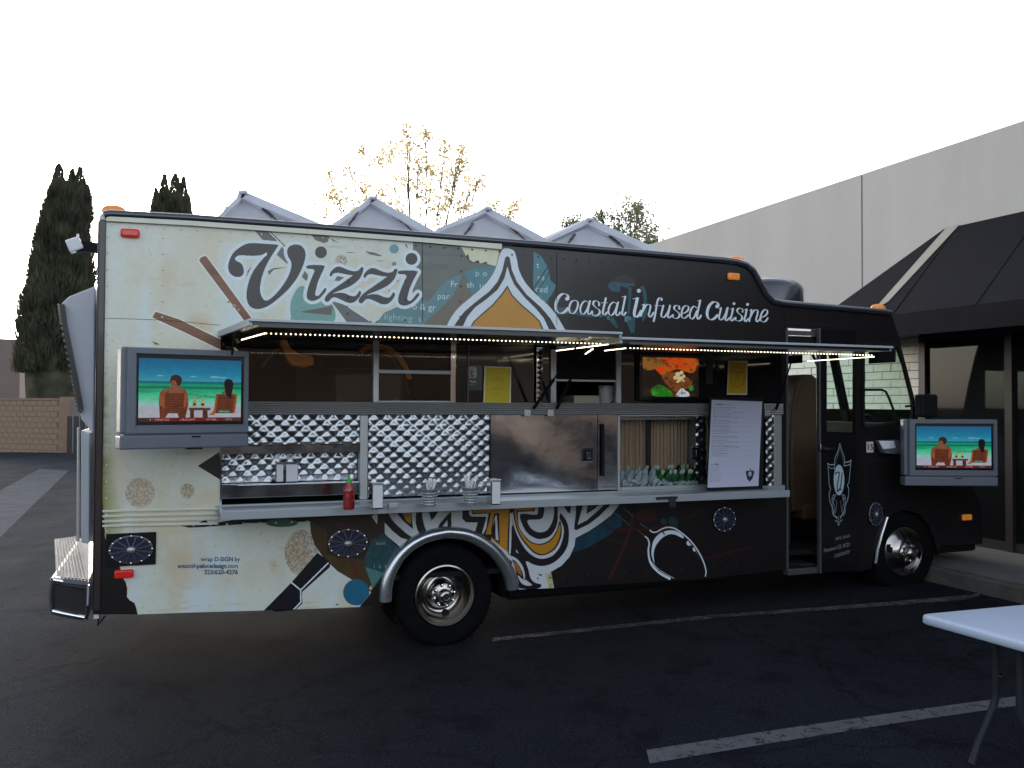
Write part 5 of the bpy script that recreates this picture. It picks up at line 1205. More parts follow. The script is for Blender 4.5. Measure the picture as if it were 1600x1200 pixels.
# inner wheel housings and underbody shadow parts
for (cpx, rr) in (((703, 925), .47), ((1413, 862), .42)):
    p = P(*cpx); MB().lathe((p.x, .04, p.z), [(rr*1.02, 0), (rr*1.02, .55)], (0, 1, 0), 24, a0=-.2, a1=math.pi+.2).lathe((p.x, .59, p.z), [(rr*1.02, 0), (.001, 0)], (0, 1, 0), 24).build('wheel_housing', M_dark, TRK)
for y in (.6, 1.7): MB().box(-.3, 7.4, y, y+.08, .42, .56).build('chassis_rail', M_dark, TRK)
MB().box(2.7, 5.2, .35, 2.1, .24, .62).build('underbody_blocker', M_dark, TRK, bevel=.03); MB().box(.75, 1.45, .5, 2.1, .26, .6).build('underbody_blocker', M_dark, TRK, bevel=.03)  # unseen boxes added to block light passing under the body
MB().tube([(1.0, 1.0, .40), (4.8, 1.0, .42)], .04, 8).build('exhaust_pipe', M_bronze, TRK)
b = MB(); b.tube([P(155, 962, .1), P(153, 978, .1), P(157, 972, .1), P(164, 962, .1)], .006, 5); b.build('hanging_cable', M_dark, TRK)

# ------------------------------------------------------------------ rear end
b = MB(); q = XZ([(148, 447), (108, 463), (96, 474), (99, 505), (116, 585), (127, 655), (146, 678)], .25); b.poly_prism(q, .25, 1.9); b.build('rear_cover', M_canvg, TRK, bevel=.01)
b = MB(); A_ = [P(u, v, .22) for u, v in [(97, 476), (101, 506), (117, 586), (127, 640)]]
for i in range(3): b.bar(A_[i], A_[i+1], .03, .05)
n = 26
for i in range(n):
    t = i/(n-1)*2.999; p = A_[int(t)].lerp(A_[int(t)+1], t % 1); b.bar(p+Vector((-.03, .02, .0)), p+Vector((.0, -.015, -.02)), .008, .012)
b.build('louvre_grille', M_bronze, TRK)
b = MB(); q = XZ([(127, 672), (140, 678), (139, 850), (127, 848)], .12); b.poly_prism(q, .12, 1.0); b.build('rear_door', M_alu, TRK, bevel=.008)
MB().tube([P(123, 668, .1), P(122, 846, .1)], .010, 8).build('rear_pole', M_brush, TRK, smooth=True)
b = MB(); b.box(P(116, 384, .2).x-.03, xr+.05, .17, .24, P(136, 394, .2).z, P(136, 379, .2).z); b.build('lamp_bracket', M_dark, TRK)
p = P(117, 383, .2); b = MB(); b.obox(p, Vector((.8, 0, .35)).normalized(), Vector((0, 1, 0)), Vector((-.35, 0, .8)).normalized(), .095, .1, .09); b.build('work_lamp', M_white, TRK, bevel=.01)
b = MB(); b.box(p.x+.01, p.x+.025, .19, .21, p.z+.04, p.z+.08); b.build('lamp_knob', M_white, TRK)
ZST = .655
q = [PZ(88, 903, ZST), PZ(138, 908, ZST), PZ(139, 850, ZST), PZ(122, 838, ZST), PZ(85, 843, ZST)]
b = MB(); n = len(q); b.add([(p.x, p.y, ZST) for p in q]+[(p.x, p.y, ZST-.03) for p in q], [tuple(range(n)), tuple(range(n, 2*n))[::-1]]+[(i, (i+1) % n, n+(i+1) % n, n+i) for i in range(n)]); stp = b.build('rear_step', M_tread, TRK)
b = MB(); 
for i in range(9):
    t = (i+.5)/9; a = q[0].lerp(q[1], t); c = q[4].lerp(q[3], t); b.bar((a.x, a.y+.02, ZST+.004), (c.x, c.y-.02, ZST+.004), .012, .008)
b.build('step_ridge', M_tread, stp)
yb = q[0].y
b = MB(); q2 = XZ([(80, 903), (137, 910), (139, 918), (137, 968), (120, 966), (84, 961), (80, 950)], yb-.01); b.poly_prism(q2, yb-.01, yb+1.9); b.build('rear_bumper', M_bronze, TRK, bevel=.012)
MB().tube([P(83, 906, yb-.02), P(100, 909, yb-.02), P(137, 914, yb-.02)], .026, 10).build('bumper_tube', M_chrome, TRK, smooth=True)
MB().tube([P(82, 955, yb-.02), P(100, 959, yb-.02), P(132, 965, yb-.02)], .024, 10).build('bumper_tube', M_chrome, TRK, smooth=True)
MB().tube([P(83, 906, yb-.02), P(80, 930, yb-.02), P(82, 955, yb-.02)], .018, 8).build('bumper_edge', M_chrome, TRK, smooth=True)
MB().tube([P(137, 914, yb-.02), P(135, 965, yb-.02)], .012, 8).build('bumper_edge', M_chrome, TRK, smooth=True)

# ------------------------------------------------------------------ cab
b = MB(); dX = [X0(1229), X0(1284)]
for (u0, u1) in ((1227.5, 1230), ): b.box(X0(u0), X0(u1)+.003, -.012, .03, P(1228, 890).z, P(1228, 514).z)
b.build('door_frame', M_dkalu, TRK)
MB().box(X0(1230), X0(1283), -.006, .02, P(1250, 524).z, P(1250, 517).z).build('door_header', M_dkalu, TRK)
MB().box(X0(1230), X0(1283), .012, .018, P(1250, 550).z, P(1250, 525).z).build('transom_panel', M_dark, TRK)
b = MB(); b.box(X0(1230)+.01, X0(1283), .08, .5, P(1250, 885).z-.03, P(1250, 885).z); b.box(X0(1230)+.01, X0(1283), .45, .48, P(1250, 885).z, P(1250, 812).z+.1); b.build('entry_step', M_int, TRK)
MB().box(X0(1229), X0(1284), -.02, .06, P(1250, 892).z-.03, P(1250, 886).z-.01).build('step_edge', M_dkalu, TRK, bevel=.005)
# driver's seat seen through the doorway
ST = empty('driver_seat', (P(1262, 790, .7).x, .7, .8)); ST.parent = TRK; ST.location = Vector((P(1262, 790, .7).x, .7, .8))-wl(TRK); WL[ST.name] = Vector((P(1262, 790, .7).x, .7, .8))
YSe = .52
b = MB(); b.poly_prism(catm if False else XZ([(1238, 800), (1236, 720), (1238, 640), (1242, 615), (1250, 592), (1258, 585), (1270, 585), (1279, 592), (1284, 612), (1289, 640), (1292, 720), (1292, 800)], YSe), YSe, YSe+.42); b.build('seat_back', M_seat, ST, bevel=.05, smooth=True)
p = P(1265, 800, YSe); MB().box(p.x-.1, p.x+.55, YSe-.03, YSe+.5, p.z-.08, p.z+.08).build('seat_cushion', M_seat, ST, bevel=.03); MB().box(p.x, p.x+.3, YSe+.08, YSe+.35, .58, p.z-.08).build('seat_post', M_dark, ST)
# door leaf, folded open and standing proud of the body
D = empty('cab_door', (X0(1284), -.06, .6)); D.parent = TRK; D.location = Vector((X0(1284), -.06, .6))-wl(TRK); WL[D.name] = Vector((X0(1284), -.06, .6))
YD = -.055
lw, lh = 512, 1536
dx0, dx1 = P(1283, 700, YD).x, P(1338, 700, YD).x; dz0, dz1 = P(1300, 893, YD).z, P(1300, 515, YD).z
def dproj(u, v):
    p = P(u, v, YD); return ((p.x-dx0)/(dx1-dx0)*lw, (dz1-p.z)/(dz1-dz0)*lh)
DC = Canvas(lw, lh, (18, 17, 19), dproj)
DG = (168, 184, 194); k8 = lambda p: cc(1260, 680, 5.4583, p)
def dst(pts, w_, col=DG, **k): DC.stroke(k8(pts), w_/5.4583, col, **k)
dst([(285, 70), (268, 140), (245, 195), (240, 245), (238, 290)], 7); dst([(285, 70), (302, 130), (322, 185), (326, 230), (330, 262)], 7); dst([(283, 105), (272, 165), (256, 215), (252, 280)], 3); dst([(286, 105), (300, 160), (313, 205), (316, 260)], 3)
dst([(182, 240), (205, 252), (240, 248)], 7); dst([(186, 268), (210, 282), (240, 282)], 5); dst([(380, 212), (362, 226), (325, 232)], 7); dst([(374, 246), (355, 256), (320, 262)], 5)
dst([(182, 240), (190, 330), (195, 420), (206, 455), (195, 500), (200, 560), (225, 630), (232, 680), (262, 700)], 8); dst([(380, 212), (370, 330), (362, 400), (350, 428), (362, 460), (356, 530), (330, 610), (318, 660), (290, 695)], 8)
DC.ell(1260+278/5.4583, 680+382/5.4583, 45/5.4583, 130/5.4583, DG)
DC.stroke(k8([(248, 330), (262, 318), (280, 322), (272, 380), (262, 450), (270, 478), (290, 440), (300, 370), (305, 325)]), 3.0, (18, 17, 19), wfun=lambda d, t: 1.1+2.2*abs(d[1])); DC.ell(1260+293/5.4583, 680+463/5.4583, 1.2, 1.4, (18, 17, 19))
for sgn, cx in ((-1, 240), (1, 312)):
    dst([(cx-20*sgn*-1, 545), (cx-10*sgn, 515), (cx+8*sgn, 510), (cx+22*sgn, 540), (cx+15*sgn, 600), (cx+20*sgn, 650), (cx+5*sgn, 690)], 5); dst([(cx-5*sgn, 555), (cx+5*sgn, 540), (cx+8*sgn, 580), (cx-2*sgn, 620), (cx+6*sgn, 665)], 5); dst([(cx-18*sgn, 560), (cx-16*sgn, 600), (cx-10*sgn, 650), (cx+2*sgn, 670)], 4)
dst([(245, 730), (262, 735), (275, 770), (288, 735), (306, 722)], 6); dst([(275, 690), (275, 745)], 7); dst([(250, 700), (262, 715)], 5); dst([(300, 695), (290, 712)], 5)
sl_ = -.30
DC.text('7949 E. Alondra', *k8([(242, 902)])[0], 5.2, (120, 128, 134), slope=sl_*.9, wx=.5, shear=.3, bold=.01); DC.text('Paramount CA, 90723', *k8([(146, 1000)])[0], 6.2, (120, 128, 134), slope=-.24, wx=.52, shear=.3, bold=.01); DC.text('310/670-4777', *k8([(236, 1045)])[0], 5.8, (120, 128, 134), slope=-.26, wx=.53, shear=.3, bold=.01)
M_door = img_mat('printed_door_vinyl', DC.image('door_print'), rough=.25, coat=.3, coatr=.08)
hole = XZ([(1292, 545), (1336, 546), (1336, 680), (1292, 678)], YD)
b = MB(); b.poly_prism([(dx0, dz0), (dx1, dz0), (dx1, dz1), (dx0, dz1)], YD, YD+.035, [hole]); b.build('door_leaf', M_door, D, uvf=lambda p: ((p[0]-dx0)/(dx1-dx0), (p[2]-dz0)/(dz1-dz0)))
b = MB(); b.poly_prism(hole, YD+.015, YD+.02); b.build('door_glass', M_ggreen, D)
b = MB(); b.box(dx0-.022, dx0-.002, YD-.006, YD+.04, dz0-.01, dz1+.01); b.build('door_edge', M_dkalu, D, bevel=.005)
b = MB(); p = P(1280, 700, YD-.02); b.lathe(p, [(.035, 0), (.035, -.02), (.02, -.03), (.001, -.03)], (0, 1, 0), 14, xs=.35); b.bar(P(1284, 700, YD-.03), P(1308, 703, YD-.03), .022, .022); b.build('door_handle', M_chrome, D, smooth=True)
MB().bar(P(1305, 548, YD+.05), P(1318, 640, YD+.05), .02, .02).build('wiper_arm', M_dark, D); 
# cab glass, mirror, vent, number plate
b = MB(); b.poly_prism(sidew, .015, .021); b.build('cab_side_glass', M_ggreen, TRK)
b = MB(); b.poly_prism(farw, TW-.03, TW-.024); b.build('far_cab_glass', M_ggreen, TRK)
b = MB(); b.tube([P(1346, 609, -.03), P(1378, 609, -.03), (P(1384, 612, -.03)), P(1389, 622, -.03), P(1404, 661, -.03)], .012, 8); b.build('mirror_arm', M_dark, TRK, smooth=True)
sb = MB(); loop = sidew+[sidew[0]]
for i in range(len(sidew)):
    a, c = loop[i], loop[i+1]; sb.bar((a[0], -.004, a[1]), (c[0], -.004, c[1]), .03, .02, ref=Vector((0, 1, 0)))
sb.build('window_seal', M_dark, TRK)
b = MB(); p0 = P(1434, 616, -.15); p1 = P(1460, 652, -.15); b.box(p0.x, p1.x, -.2, -.1, p1.z, p0.z); b.build('side_mirror', M_dark, TRK, bevel=.02); MB().tube([(p0.x+.1, -.15, p0.z-.1), (p0.x, .01, p0.z-.12)], .012, 6).build('mirror_bracket', M_dark, TRK)
b = MB(); q = XZ([(1366, 688), (1397, 687), (1402, 703), (1398, 709), (1374, 708)], 0); b.poly_prism(q, -.07, -.001); b.build('air_scoop', M_tvb, TRK, bevel=.012, smooth=True)
b = MB(); b.poly_prism(XZ([(1372, 689), (1396, 689), (1399, 700), (1379, 702)], -.072), -.085, -.0705); b.build('scoop_face', M_hatch, TRK, bevel=.008)
PC = Canvas(88, 136, (196, 190, 176)); PC.text('15', 46, 104, 76, (26, 24, 26), align='CENTER', wx=.82, bold=.02); PC.text('UNIT', 44, 20, 12, (160, 120, 70), align='CENTER') if False else None
pA = P(1353.5, 707); pB = P(1364, 690)
MB().box(pA.x, pB.x, -.006, -.0005, pA.z, pB.z).build('number_plate', img_mat('plate_print', PC.image('plate_print'), .4), TRK, uvf=lambda p: ((p[0]-pA.x)/(pB.x-pA.x), (p[2]-pA.z)/(pB.z-pA.z)))
b = MB()
for a, c in (((1351, 720), (1351, 776)), ((1351, 720), (1420, 719)), ((1351, 776), (1395, 773)), ((1289, 516), (1289, 545)), ((1228, 504), (1335, 510))): b.bar(P(*a)+Vector((0, -.001, 0)), P(*c)+Vector((0, -.001, 0)), .006, .003, ref=Vector((0, 1, 0)))
b.build('panel_lines', M_bronze, TRK)
# cab interior: dash, wheel, far pillar
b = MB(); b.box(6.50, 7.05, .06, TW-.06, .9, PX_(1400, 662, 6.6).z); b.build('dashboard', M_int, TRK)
b = MB(); c = PX_(1368, 672, 6.74); b.lathe(c+Vector((-.06, .06, 0)), [(.15, 0), (.163, .012), (.15, .024), (.14, .012), (.15, 0)], (.8, 0, .6), 24); b.build('steering_wheel', M_dark, TRK)
MB().bar(PX_(1299, 540, 6.64), PX_(1328, 680, 6.90), .09, .05).build('windshield_pillar', M_dark, TRK)
MB().bar(PX_(1266, 545, 6.60), PX_(1290, 600, 6.68), .025, .025).build('grab_rail', M_dark, TRK)
for (u, v, hw) in ((1378, 556, .17), (1242, 558, .12)):
    p = PX_(u, v, 6.46); MB().box(6.45, 6.47, p.y-hw, p.y+hw, p.z-.07, p.z+.10).build('sun_visor', M_dark, TRK, bevel=.005)
MB().box(7.0, P(1534, 800).x+.04, .1, TW-.1, P(1500, 851).z-.1, P(1500, 818).z).build('front_bumper', M_dark, TRK, bevel=.03)

# ================================================================== things on and around the truck
# --- beach picture shown on both televisions, drawn in the frame of the left screen
TVW, TVH = 660, 372
def tproj(x, y): return ((x-858)/(1516-858)*TVW, (y-232)/(662-232)*TVH)
S = Canvas(TVW, TVH, (30, 130, 170), tproj)
rowy = np.linspace(232, 662, TVH)
def ramp_rows(ks, vs): return np.stack([np.interp(rowy, ks, [v[i] for v in vs]) for i in range(3)], 1)
S.a[:] = (ramp_rows([232, 330, 385, 390, 400, 412, 432, 440, 460, 500, 540, 570, 662], [(6, 104, 150), (24, 138, 178), (62, 165, 190), (0, 100, 130), (0, 128, 128), (20, 176, 128), (0, 110, 84), (20, 170, 124), (46, 196, 142), (90, 216, 168), (150, 214, 204), (184, 190, 206), (190, 194, 208)])/255)[:, None, :]
sn = S.noise(60, 3, 4, (2, .25)); mm = np.zeros((TVH, TVW), bool); mm[int(155/430*TVH):int(300/430*TVH)] = True; S.put(mm, (0, 96, 80), np.clip((sn-.55)*2.2, 0, 1)*.7)
for (cx, cy, r) in ((1200, 352, 16), (1340, 352, 22), (1392, 355, 16), (990, 350, 14)): S.ell(cx, cy, r*1.6, r*.35, (200, 214, 226), .5)
SK = (150, 90, 62); WD = (124, 62, 34); HR = (60, 28, 26)
S.fill([(985, 560), (984, 500), (995, 455), (1030, 436), (1058, 428), (1060, 400), (1110, 400), (1112, 428), (1140, 440), (1160, 462), (1168, 510), (1165, 560), (1140, 580), (1010, 580)], SK, smooth=True); S.ell(1072, 396, 20, 26, SK); S.fill([(1052, 400), (1056, 358), (1080, 342), (1112, 350), (1126, 375), (1116, 410), (1100, 416), (1085, 385), (1066, 380)], HR, smooth=True)
def slatchair(x0, x1, y0, y1, dx, n):
    S.fill([(x0+dx, y0), (x1+dx, y0), (x1, y1), (x0, y1)], (70, 30, 14))
    for i in range(n):
        t0 = i/n; t1 = (i+.7)/n; ya = y0+(y1-y0)*t0; yb = y0+(y1-y0)*t1; o0 = dx*(1-t0); o1 = dx*(1-t1)
        S.fill([(x0+o0, ya), (x1+o0, ya), (x1+o1, yb), (x0+o1, yb)], WD)
    for (a, b_) in ((x0, x0+14), (x1-14, x1)): S.fill([(a+dx, y0), (b_+dx, y0), (b_, y1), (a, y1)], (170, 88, 44))
slatchair(1000, 1150, 466, 606, 6, 9); S.fill([(985, 560), (1000, 556), (1040, 610), (1020, 640), (990, 640)], (120, 54, 26)); S.fill([(1150, 560), (1168, 548), (1150, 640), (1110, 640), (1100, 606)], (120, 54, 26))
S.fill([(1300, 620), (1330, 590), (1350, 560), (1340, 620)], (190, 120, 84)); S.fill([(1380, 470), (1410, 440), (1440, 440), (1470, 470)], SK); S.fill([(1402, 400), (1410, 372), (1432, 364), (1456, 376), (1462, 410), (1452, 470), (1452, 500), (1430, 490), (1412, 460)], (22, 12, 18), smooth=True)
slatchair(1332, 1476, 472, 606, 16, 8); S.fill([(1412, 440), (1452, 440), (1452, 498), (1434, 498), (1412, 470)], (22, 12, 18)); S.fill([(1366, 588), (1440, 590), (1436, 602), (1366, 600)], (60, 190, 130))
S.fill([(1172, 568), (1312, 568), (1312, 586), (1172, 586)], (96, 60, 44)); S.fill([(1180, 586), (1205, 586), (1205, 640), (1180, 640)], (80, 46, 34)); S.fill([(1262, 586), (1292, 586), (1296, 640), (1262, 640)], (80, 46, 34))
for cx in (1208, 1261): S.fill([(cx-4, 490), (cx+4, 490), (cx+5, 512), (cx+11, 525), (cx+11, 562), (cx-11, 562), (cx-11, 525), (cx-5, 512)], (206, 190, 70)); S.fill([(cx-10, 538), (cx+10, 538), (cx+10, 552), (cx-10, 552)], (60, 40, 20))
S.fill([(850, 636), (1520, 636), (1520, 662), (850, 662)], (120, 22, 22)); S.fill([(850, 636), (945, 636), (945, 662), (850, 662)], (70, 40, 46)); S.fill([(1385, 636), (1520, 636), (1520, 662), (1385, 662)], (96, 50, 50))
for t, x in (('4', 926), ('ATHLETICS', 958), ('2 BLUE JAYS', 1116), ('10 FINAL', 1284), ('ESPN', 1414)): S.text(t, x, 656, 13, (236, 220, 214), bold=.015)
g1_ = S.noise(26, 3, 71); g2_ = S.noise(7, 2, 72); warm = (S.a[..., 0] > S.a[..., 2]+.05)
S.put(warm, (40, 14, 8), np.clip((g1_-.45)*2.2, 0, 1)*.4); S.put(warm, (214, 140, 96), np.clip((g2_-.62)*2.5, 0, 1)*.5); S.a *= (1+.10*(g1_-.5)+.06*(g2_-.5))[..., None]
for _ in range(2): S.a = (S.a+np.roll(S.a, 1, 0)+np.roll(S.a, -1, 0)+np.roll(S.a, 1, 1)+np.roll(S.a, -1, 1))/5
beach = S.image('beach_picture'); M_screen = img_mat('lit_beach_screen', beach, .08, emit=.185)
def television(A, B, zt, zb, depth, label, arm_to):
    e = (B-A); e.z = 0; w_ = e.length; e.normalize(); up = Vector((0, 0, 1)); n = e.cross(up); 
    if n.dot(CAM-A) < 0: n = -n
    o3 = Vector((A.x, A.y, zb)); T = empty('television', o3+e*(w_/2), label, 'television', group='grey televisions hung on the truck'); h = zt-zb
    def pt(s, z, d=0): return o3+e*(w_*s)+up*(h*z)+n*d
    def plate(s0, s1, z0, z1, d0, d1):
        k = MB(); vs = [pt(s, z, d) for d in (d0, d1) for s, z in ((s0, z0), (s1, z0), (s1, z1), (s0, z1))]; k.add(vs, [(0, 1, 2, 3), (7, 6, 5, 4), (0, 1, 5, 4), (1, 2, 6, 5), (2, 3, 7, 6), (3, 0, 4, 7)]); return k
    # screen frame: ring
    s0, s1, z0, z1 = .115, .955, .235, .925
    k = MB(); O = [(0.035, .15), (1, .15), (1, 1), (0.035, 1)]; I = [(s0, z0), (s1, z0), (s1, z1), (s0, z1)]
    vs = [pt(s, z, -.03) for s, z in O]+[pt(s, z, .0) for s, z in [(.045, .155), (.99, .155), (.99, .99), (.045, .99)]]+[pt(s, z, -.0) for s, z in [(s0-.012, z0-.015), (s1+.01, z0-.015), (s1+.01, z1+.014), (s0-.012, z1+.014)]]+[pt(s, z, -.016) for s, z in I]
    fs = []
    for r in range(3):
        for i in range(4): fs.append((r*4+i, r*4+(i+1) % 4, (r+1)*4+(i+1) % 4, (r+1)*4+i))
    k.add(vs, fs); k.build('screen_frame', M_tvb, T)
    plate(.0, 1, .15, 1, -depth, -.031).build('cabinet', M_tvb, T, bevel=.012)
    plate(s0, s1, z0, z1, -.03, -.0165).build('bezel', M_glossb, T)
    sc = plate(s0+.012, s1-.022, z0+.035, z1-.03, -.016, -.0155)
    L = w_; a0 = pt(s0+.012, z0+.035); 
    sc.build('screen', M_screen, T, uvf=lambda p: (((Vector(p)-a0).dot(e))/(w_*(s1-.022-s0-.012)), (p[2]-a0.z)/(h*(z1-.03-z0-.035))))
    plate(-.01, .995, .0, .135, -depth*.9, .004).build('speaker_bar', M_tvb, T, bevel=.01); plate(.02, .98, .136, .15, -depth*.8, -.008).build('shadow_gap', M_tvd, T)
    plate(.53, .60, .108, .124, .0, .006).build('name_badge', M_dark, T)
    plate(.50, .62, -.012, .006, -.06, .0).build('control_nub', M_dark, T)
    q = pt(.55, .5, -depth); k = MB(); k.bar(q, arm_to, .07, .05); k.build('mount_arm', M_dark, T)
    return T
television(P(190, 620, -.62), P(390, 620, -.42), P(194, 541, -.62).z, P(187, 703, -.62).z, .16, 'big grey television showing a beach, hung at the cream rear corner of the truck', P(330, 620, .0))
A_, B_ = PT(1415, 706, 8.4), PT(1560, 709, 8.4)
television(A_, B_, PT(1420, 655, 8.4).z, PT(1412, 759, 8.4).z, .12, 'smaller looking grey television showing a beach, hung in front of the black cab nose', Vector((7.1, .02, 1.45)))

# --- printed sheets and boards
def sheetobj(name, corners, cv, m_rough, label, cat, thick=.004, emit=0, group=None):
    """corners TL TR BR BL"""
    TL_, TR_, BR_, BL_ = [Vector(c) for c in corners]; n = (TR_-TL_).cross(BL_-TL_).normalized()
    if n.dot(CAM-TL_) < 0: n = -n
    c0 = (TL_+TR_+BR_+BL_)/4
    me = bpy.data.meshes.new(name); q = [TL_, TR_, BR_, BL_]; vs = [p-c0 for p in q]+[p-c0-n*thick for p in q]
    me.from_pydata(vs, [], [(3, 2, 1, 0), (4, 5, 6, 7), (0, 1, 5, 4), (1, 2, 6, 5), (2, 3, 7, 6), (3, 0, 4, 7)])
    u = me.uv_layers.new(name='uv'); uvq = [(0, 1), (1, 1), (1, 0), (0, 0)]
    for lp in me.loops: u.data[lp.index].uv = uvq[lp.vertex_index % 4]
    me.materials.append(img_mat(name+'_print', cv.image(name+'_print'), m_rough, emit=emit)); me.update()
    o = bpy.data.objects.new(name, me); COL.objects.link(o); o.location = c0; WL[o.name] = c0; return tag(o, label, cat, group)
# yellow flyer 1
Fy = Canvas(220, 310, (226, 224, 205)); Fy.fill([(12, 8), (212, 10), (208, 296), (8, 300)], (206, 186, 22)); fn = Fy.noise(90, 2, 8); m_ = np.zeros((310, 220), bool); m_[60:260, 40:180] = True; Fy.put(m_, (214, 170, 30), np.clip(fn-.3, 0, 1)*.6)
Fy.text('E V E N T S', 110, 52, 12, (176, 120, 30), align='CENTER')
for i, (t, y) in enumerate((('FREE TACO', 86), ('TUESDAY LUNCH SPECIAL', 104), ('with any drink order', 118), ('ask us', 152), ('follow the truck', 170), ('for times and places', 184), ('thank you', 214))): Fy.text(t, 110, y, 8, (150, 96, 40), align='CENTER')
sheetobj('yellow_flyer', [P(757, 572, .012), P(799, 573.5, .018), P(798, 635, .02), P(755, 634, .005)], Fy, .5, 'yellow flyer with many small print lines, taped beside the middle serving window', 'flyer')
Fz = Canvas(160, 270, (206, 204, 190)); Fz.fill([(8, 6), (152, 8), (150, 258), (6, 256)], (196, 160, 20)); m_ = np.zeros((270, 160), bool); yy, xx = np.mgrid[0:270, 0:160]; rr = np.hypot(xx-80, (yy-130)*.75); Fz.put((rr < 62) & (rr > 52), (180, 110, 30), .5)
for t, y in (('ASK ABOUT', 100), ('THE', 128), ('SLAW', 154)): Fz.text(t, 80, y, 13, (110, 70, 24), align='CENTER', bold=.01)
sheetobj('yellow_flyer', [P(1138, 563.5, .0), P(1168, 564, .026), P(1167.5, 617, .026), P(1136, 617, .0)], Fz, .5, 'darker yellow flyer with three centred words, curling above the white menu board', 'flyer')
# bird network sticker with plain letter
St = Canvas(160, 240, (14, 13, 15)); St.fill([(-20, 10), (84, 10), (100, 26), (100, 104), (84, 122), (-20, 122)], (150, 152, 156)); St.text('t', 40, 106, 74, (18, 18, 20), bold=.05, align='CENTER'); St.text('aiTruck', -10, 166, 24, (190, 192, 196), bold=.02); St.text('vizzitruck.com', -20, 190, 13, (150, 152, 156))
sheetobj('window_sticker', [P(731.5, 571, .022), P(753, 571, .022), P(753, 610, .022), P(731.5, 610, .022)], St, .25, 'grey letter t sticker with white caption on the black panel', 'sticker', thick=.001)
# menu board
MBc = Canvas(420, 700, (176, 178, 200)); rs = np.random.RandomState(3)
MBc.a[:3] = .25
tx = ('ahi tuna tacos cabbage slaw chipotle aioli lime', 'short rib sliders caramelized onion arugula', 'grilled shrimp skewer mango salsa cilantro rice', 'crab cake sandwich remoulade pickled onion', 'truffle parmesan fries', 'lobster roll drawn butter toasted brioche', 'pulled pork with citrus glaze and greens', 'fish of the day ask us', 'veggie wrap roasted peppers feta', 'sweet potato fries with curry ketchup')
MBc.text('coastal', 20, 42, 9, (70, 72, 88), bold=.02); MBc.text('MENU', 54, 43, 11, (20, 20, 30), bold=.03); MBc.text('cuisine prepared to order', 90, 42, 8, (90, 92, 108))
y = 64
for i in range(30):
    MBc.text(tx[i % 10] if i % 2 else tx[(i*3+1) % 10].upper()[:26], 14, y, 6.2 if i % 2 else 6.8, (88, 90, 104) if i % 2 else (60, 62, 76), wx=1.0+.5*(i % 3 == 0)); 
    if i % 3 == 2: MBc.stroke([(14, y+5), (380, y+6)], 1.1, (120, 122, 140), smooth=False)
    y += 13.2
MBc.text('coastal', 12, 520, 8, (70, 72, 88)); MBc.text('SIDES', 48, 521, 10, (20, 20, 30), bold=.03)
for i in range(9): MBc.text(tx[(i*7) % 10][:28], 10, 538+i*14, 6, (90, 92, 108))
MBc.fill([(345, 550), (352, 575), (376, 572), (380, 590), (374, 610), (366, 640), (352, 655), (345, 668), (338, 655), (322, 640), (314, 610), (308, 590), (312, 572), (338, 575)], (26, 28, 44)); MBc.ell(344, 600, 14, 20, (170, 172, 194)); MBc.text('v', 344, 610, 18, (26, 28, 44), align='CENTER')
mbY0, mbY1 = -.20, -.10
bl, br = P(1107, 756, mbY0), P(1188, 758, mbY0); zb_ = ZS+.03
hB = P(1111, 621, mbY1).z
bl = Vector((P(1105, 758, mbY0).x, mbY0, ZS+.012)); br = Vector((P(1192, 758, mbY0).x, mbY0, ZS+.012)); tl = Vector((P(1109, 619, mbY1).x, mbY1, P(1111, 619, mbY1).z)); tr = Vector((P(1195, 622, mbY1).x, mbY1, P(1195, 622, mbY1).z))
Mn = empty('menu_board', (bl+br)/2, 'white printed menu board in a black frame leaning on the serving shelf', 'menu board')
n_ = (tr-tl).cross(bl-tl).normalized(); n_ = n_ if n_.dot(CAM-tl) > 0 else -n_
k = MB(); ux = (br-bl).normalized(); uz = (tl-bl).normalized(); k.obox((bl+tr)/2-n_*.008, ux, n_, uz, (br-bl).length, .014, (tl-bl).length); k.build('backing_board', M_dark, Mn, bevel=.003)
s_ = sheetobj('menu_sheet', [tl+ux*.02-uz*.03+n_*.003, tr-ux*.03-uz*.03+n_*.003, br-ux*.05+uz*.02+n_*.003, bl+ux*.0+uz*.02+n_*.003], MBc, .45, None, None, thick=.0015)
s_.parent = Mn; s_.location = s_.location-Vector((bl+br)/2)
# food picture monitor
Fd = Canvas(336, 240, (30, 22, 18)); f1_ = Fd.noise(80, 4, 31); f2_ = Fd.noise(46, 3, 32); al = np.ones((240, 336), bool)
Fd.put(al, (120, 60, 22), np.clip((f1_-.35)*2.5, 0, 1)*.8)
o_ = Fd.fill([(0, 0), (310, 0), (322, 60), (290, 92), (200, 70), (120, 110), (60, 60), (0, 50)], (196, 92, 26), smooth=True); Fd.put(o_, (226, 60, 12), np.clip((f2_-.4)*3, 0, 1)*.9); o2 = Fd.fill([(0, 8), (100, 0), (130, 40), (40, 80), (0, 60)], (150, 96, 40), smooth=True)
Fd.fill([(110, 110), (200, 90), (300, 150), (220, 210), (160, 180)], (150, 84, 36), .8, smooth=True)
g_ = Fd.fill([(60, 186), (100, 166), (160, 200), (176, 236), (70, 236), (50, 210)], (30, 120, 24), smooth=True); Fd.put(g_, (70, 180, 40), np.clip((f2_-.45)*3, 0, 1)); Fd.fill([(276, 180), (300, 168), (310, 190), (286, 204)], (50, 140, 40), smooth=True)
for cx, cy, r in ((210, 100, 16), (232, 90, 13), (196, 122, 14), (224, 128, 18), (244, 112, 12), (210, 146, 9), (240, 140, 10)): Fd.ell(cx, cy, r, r*.9, (218, 200, 150))
Fd.fill([(200, 236), (214, 204), (236, 184), (256, 200), (276, 212), (276, 236)], (206, 216, 222), smooth=True)
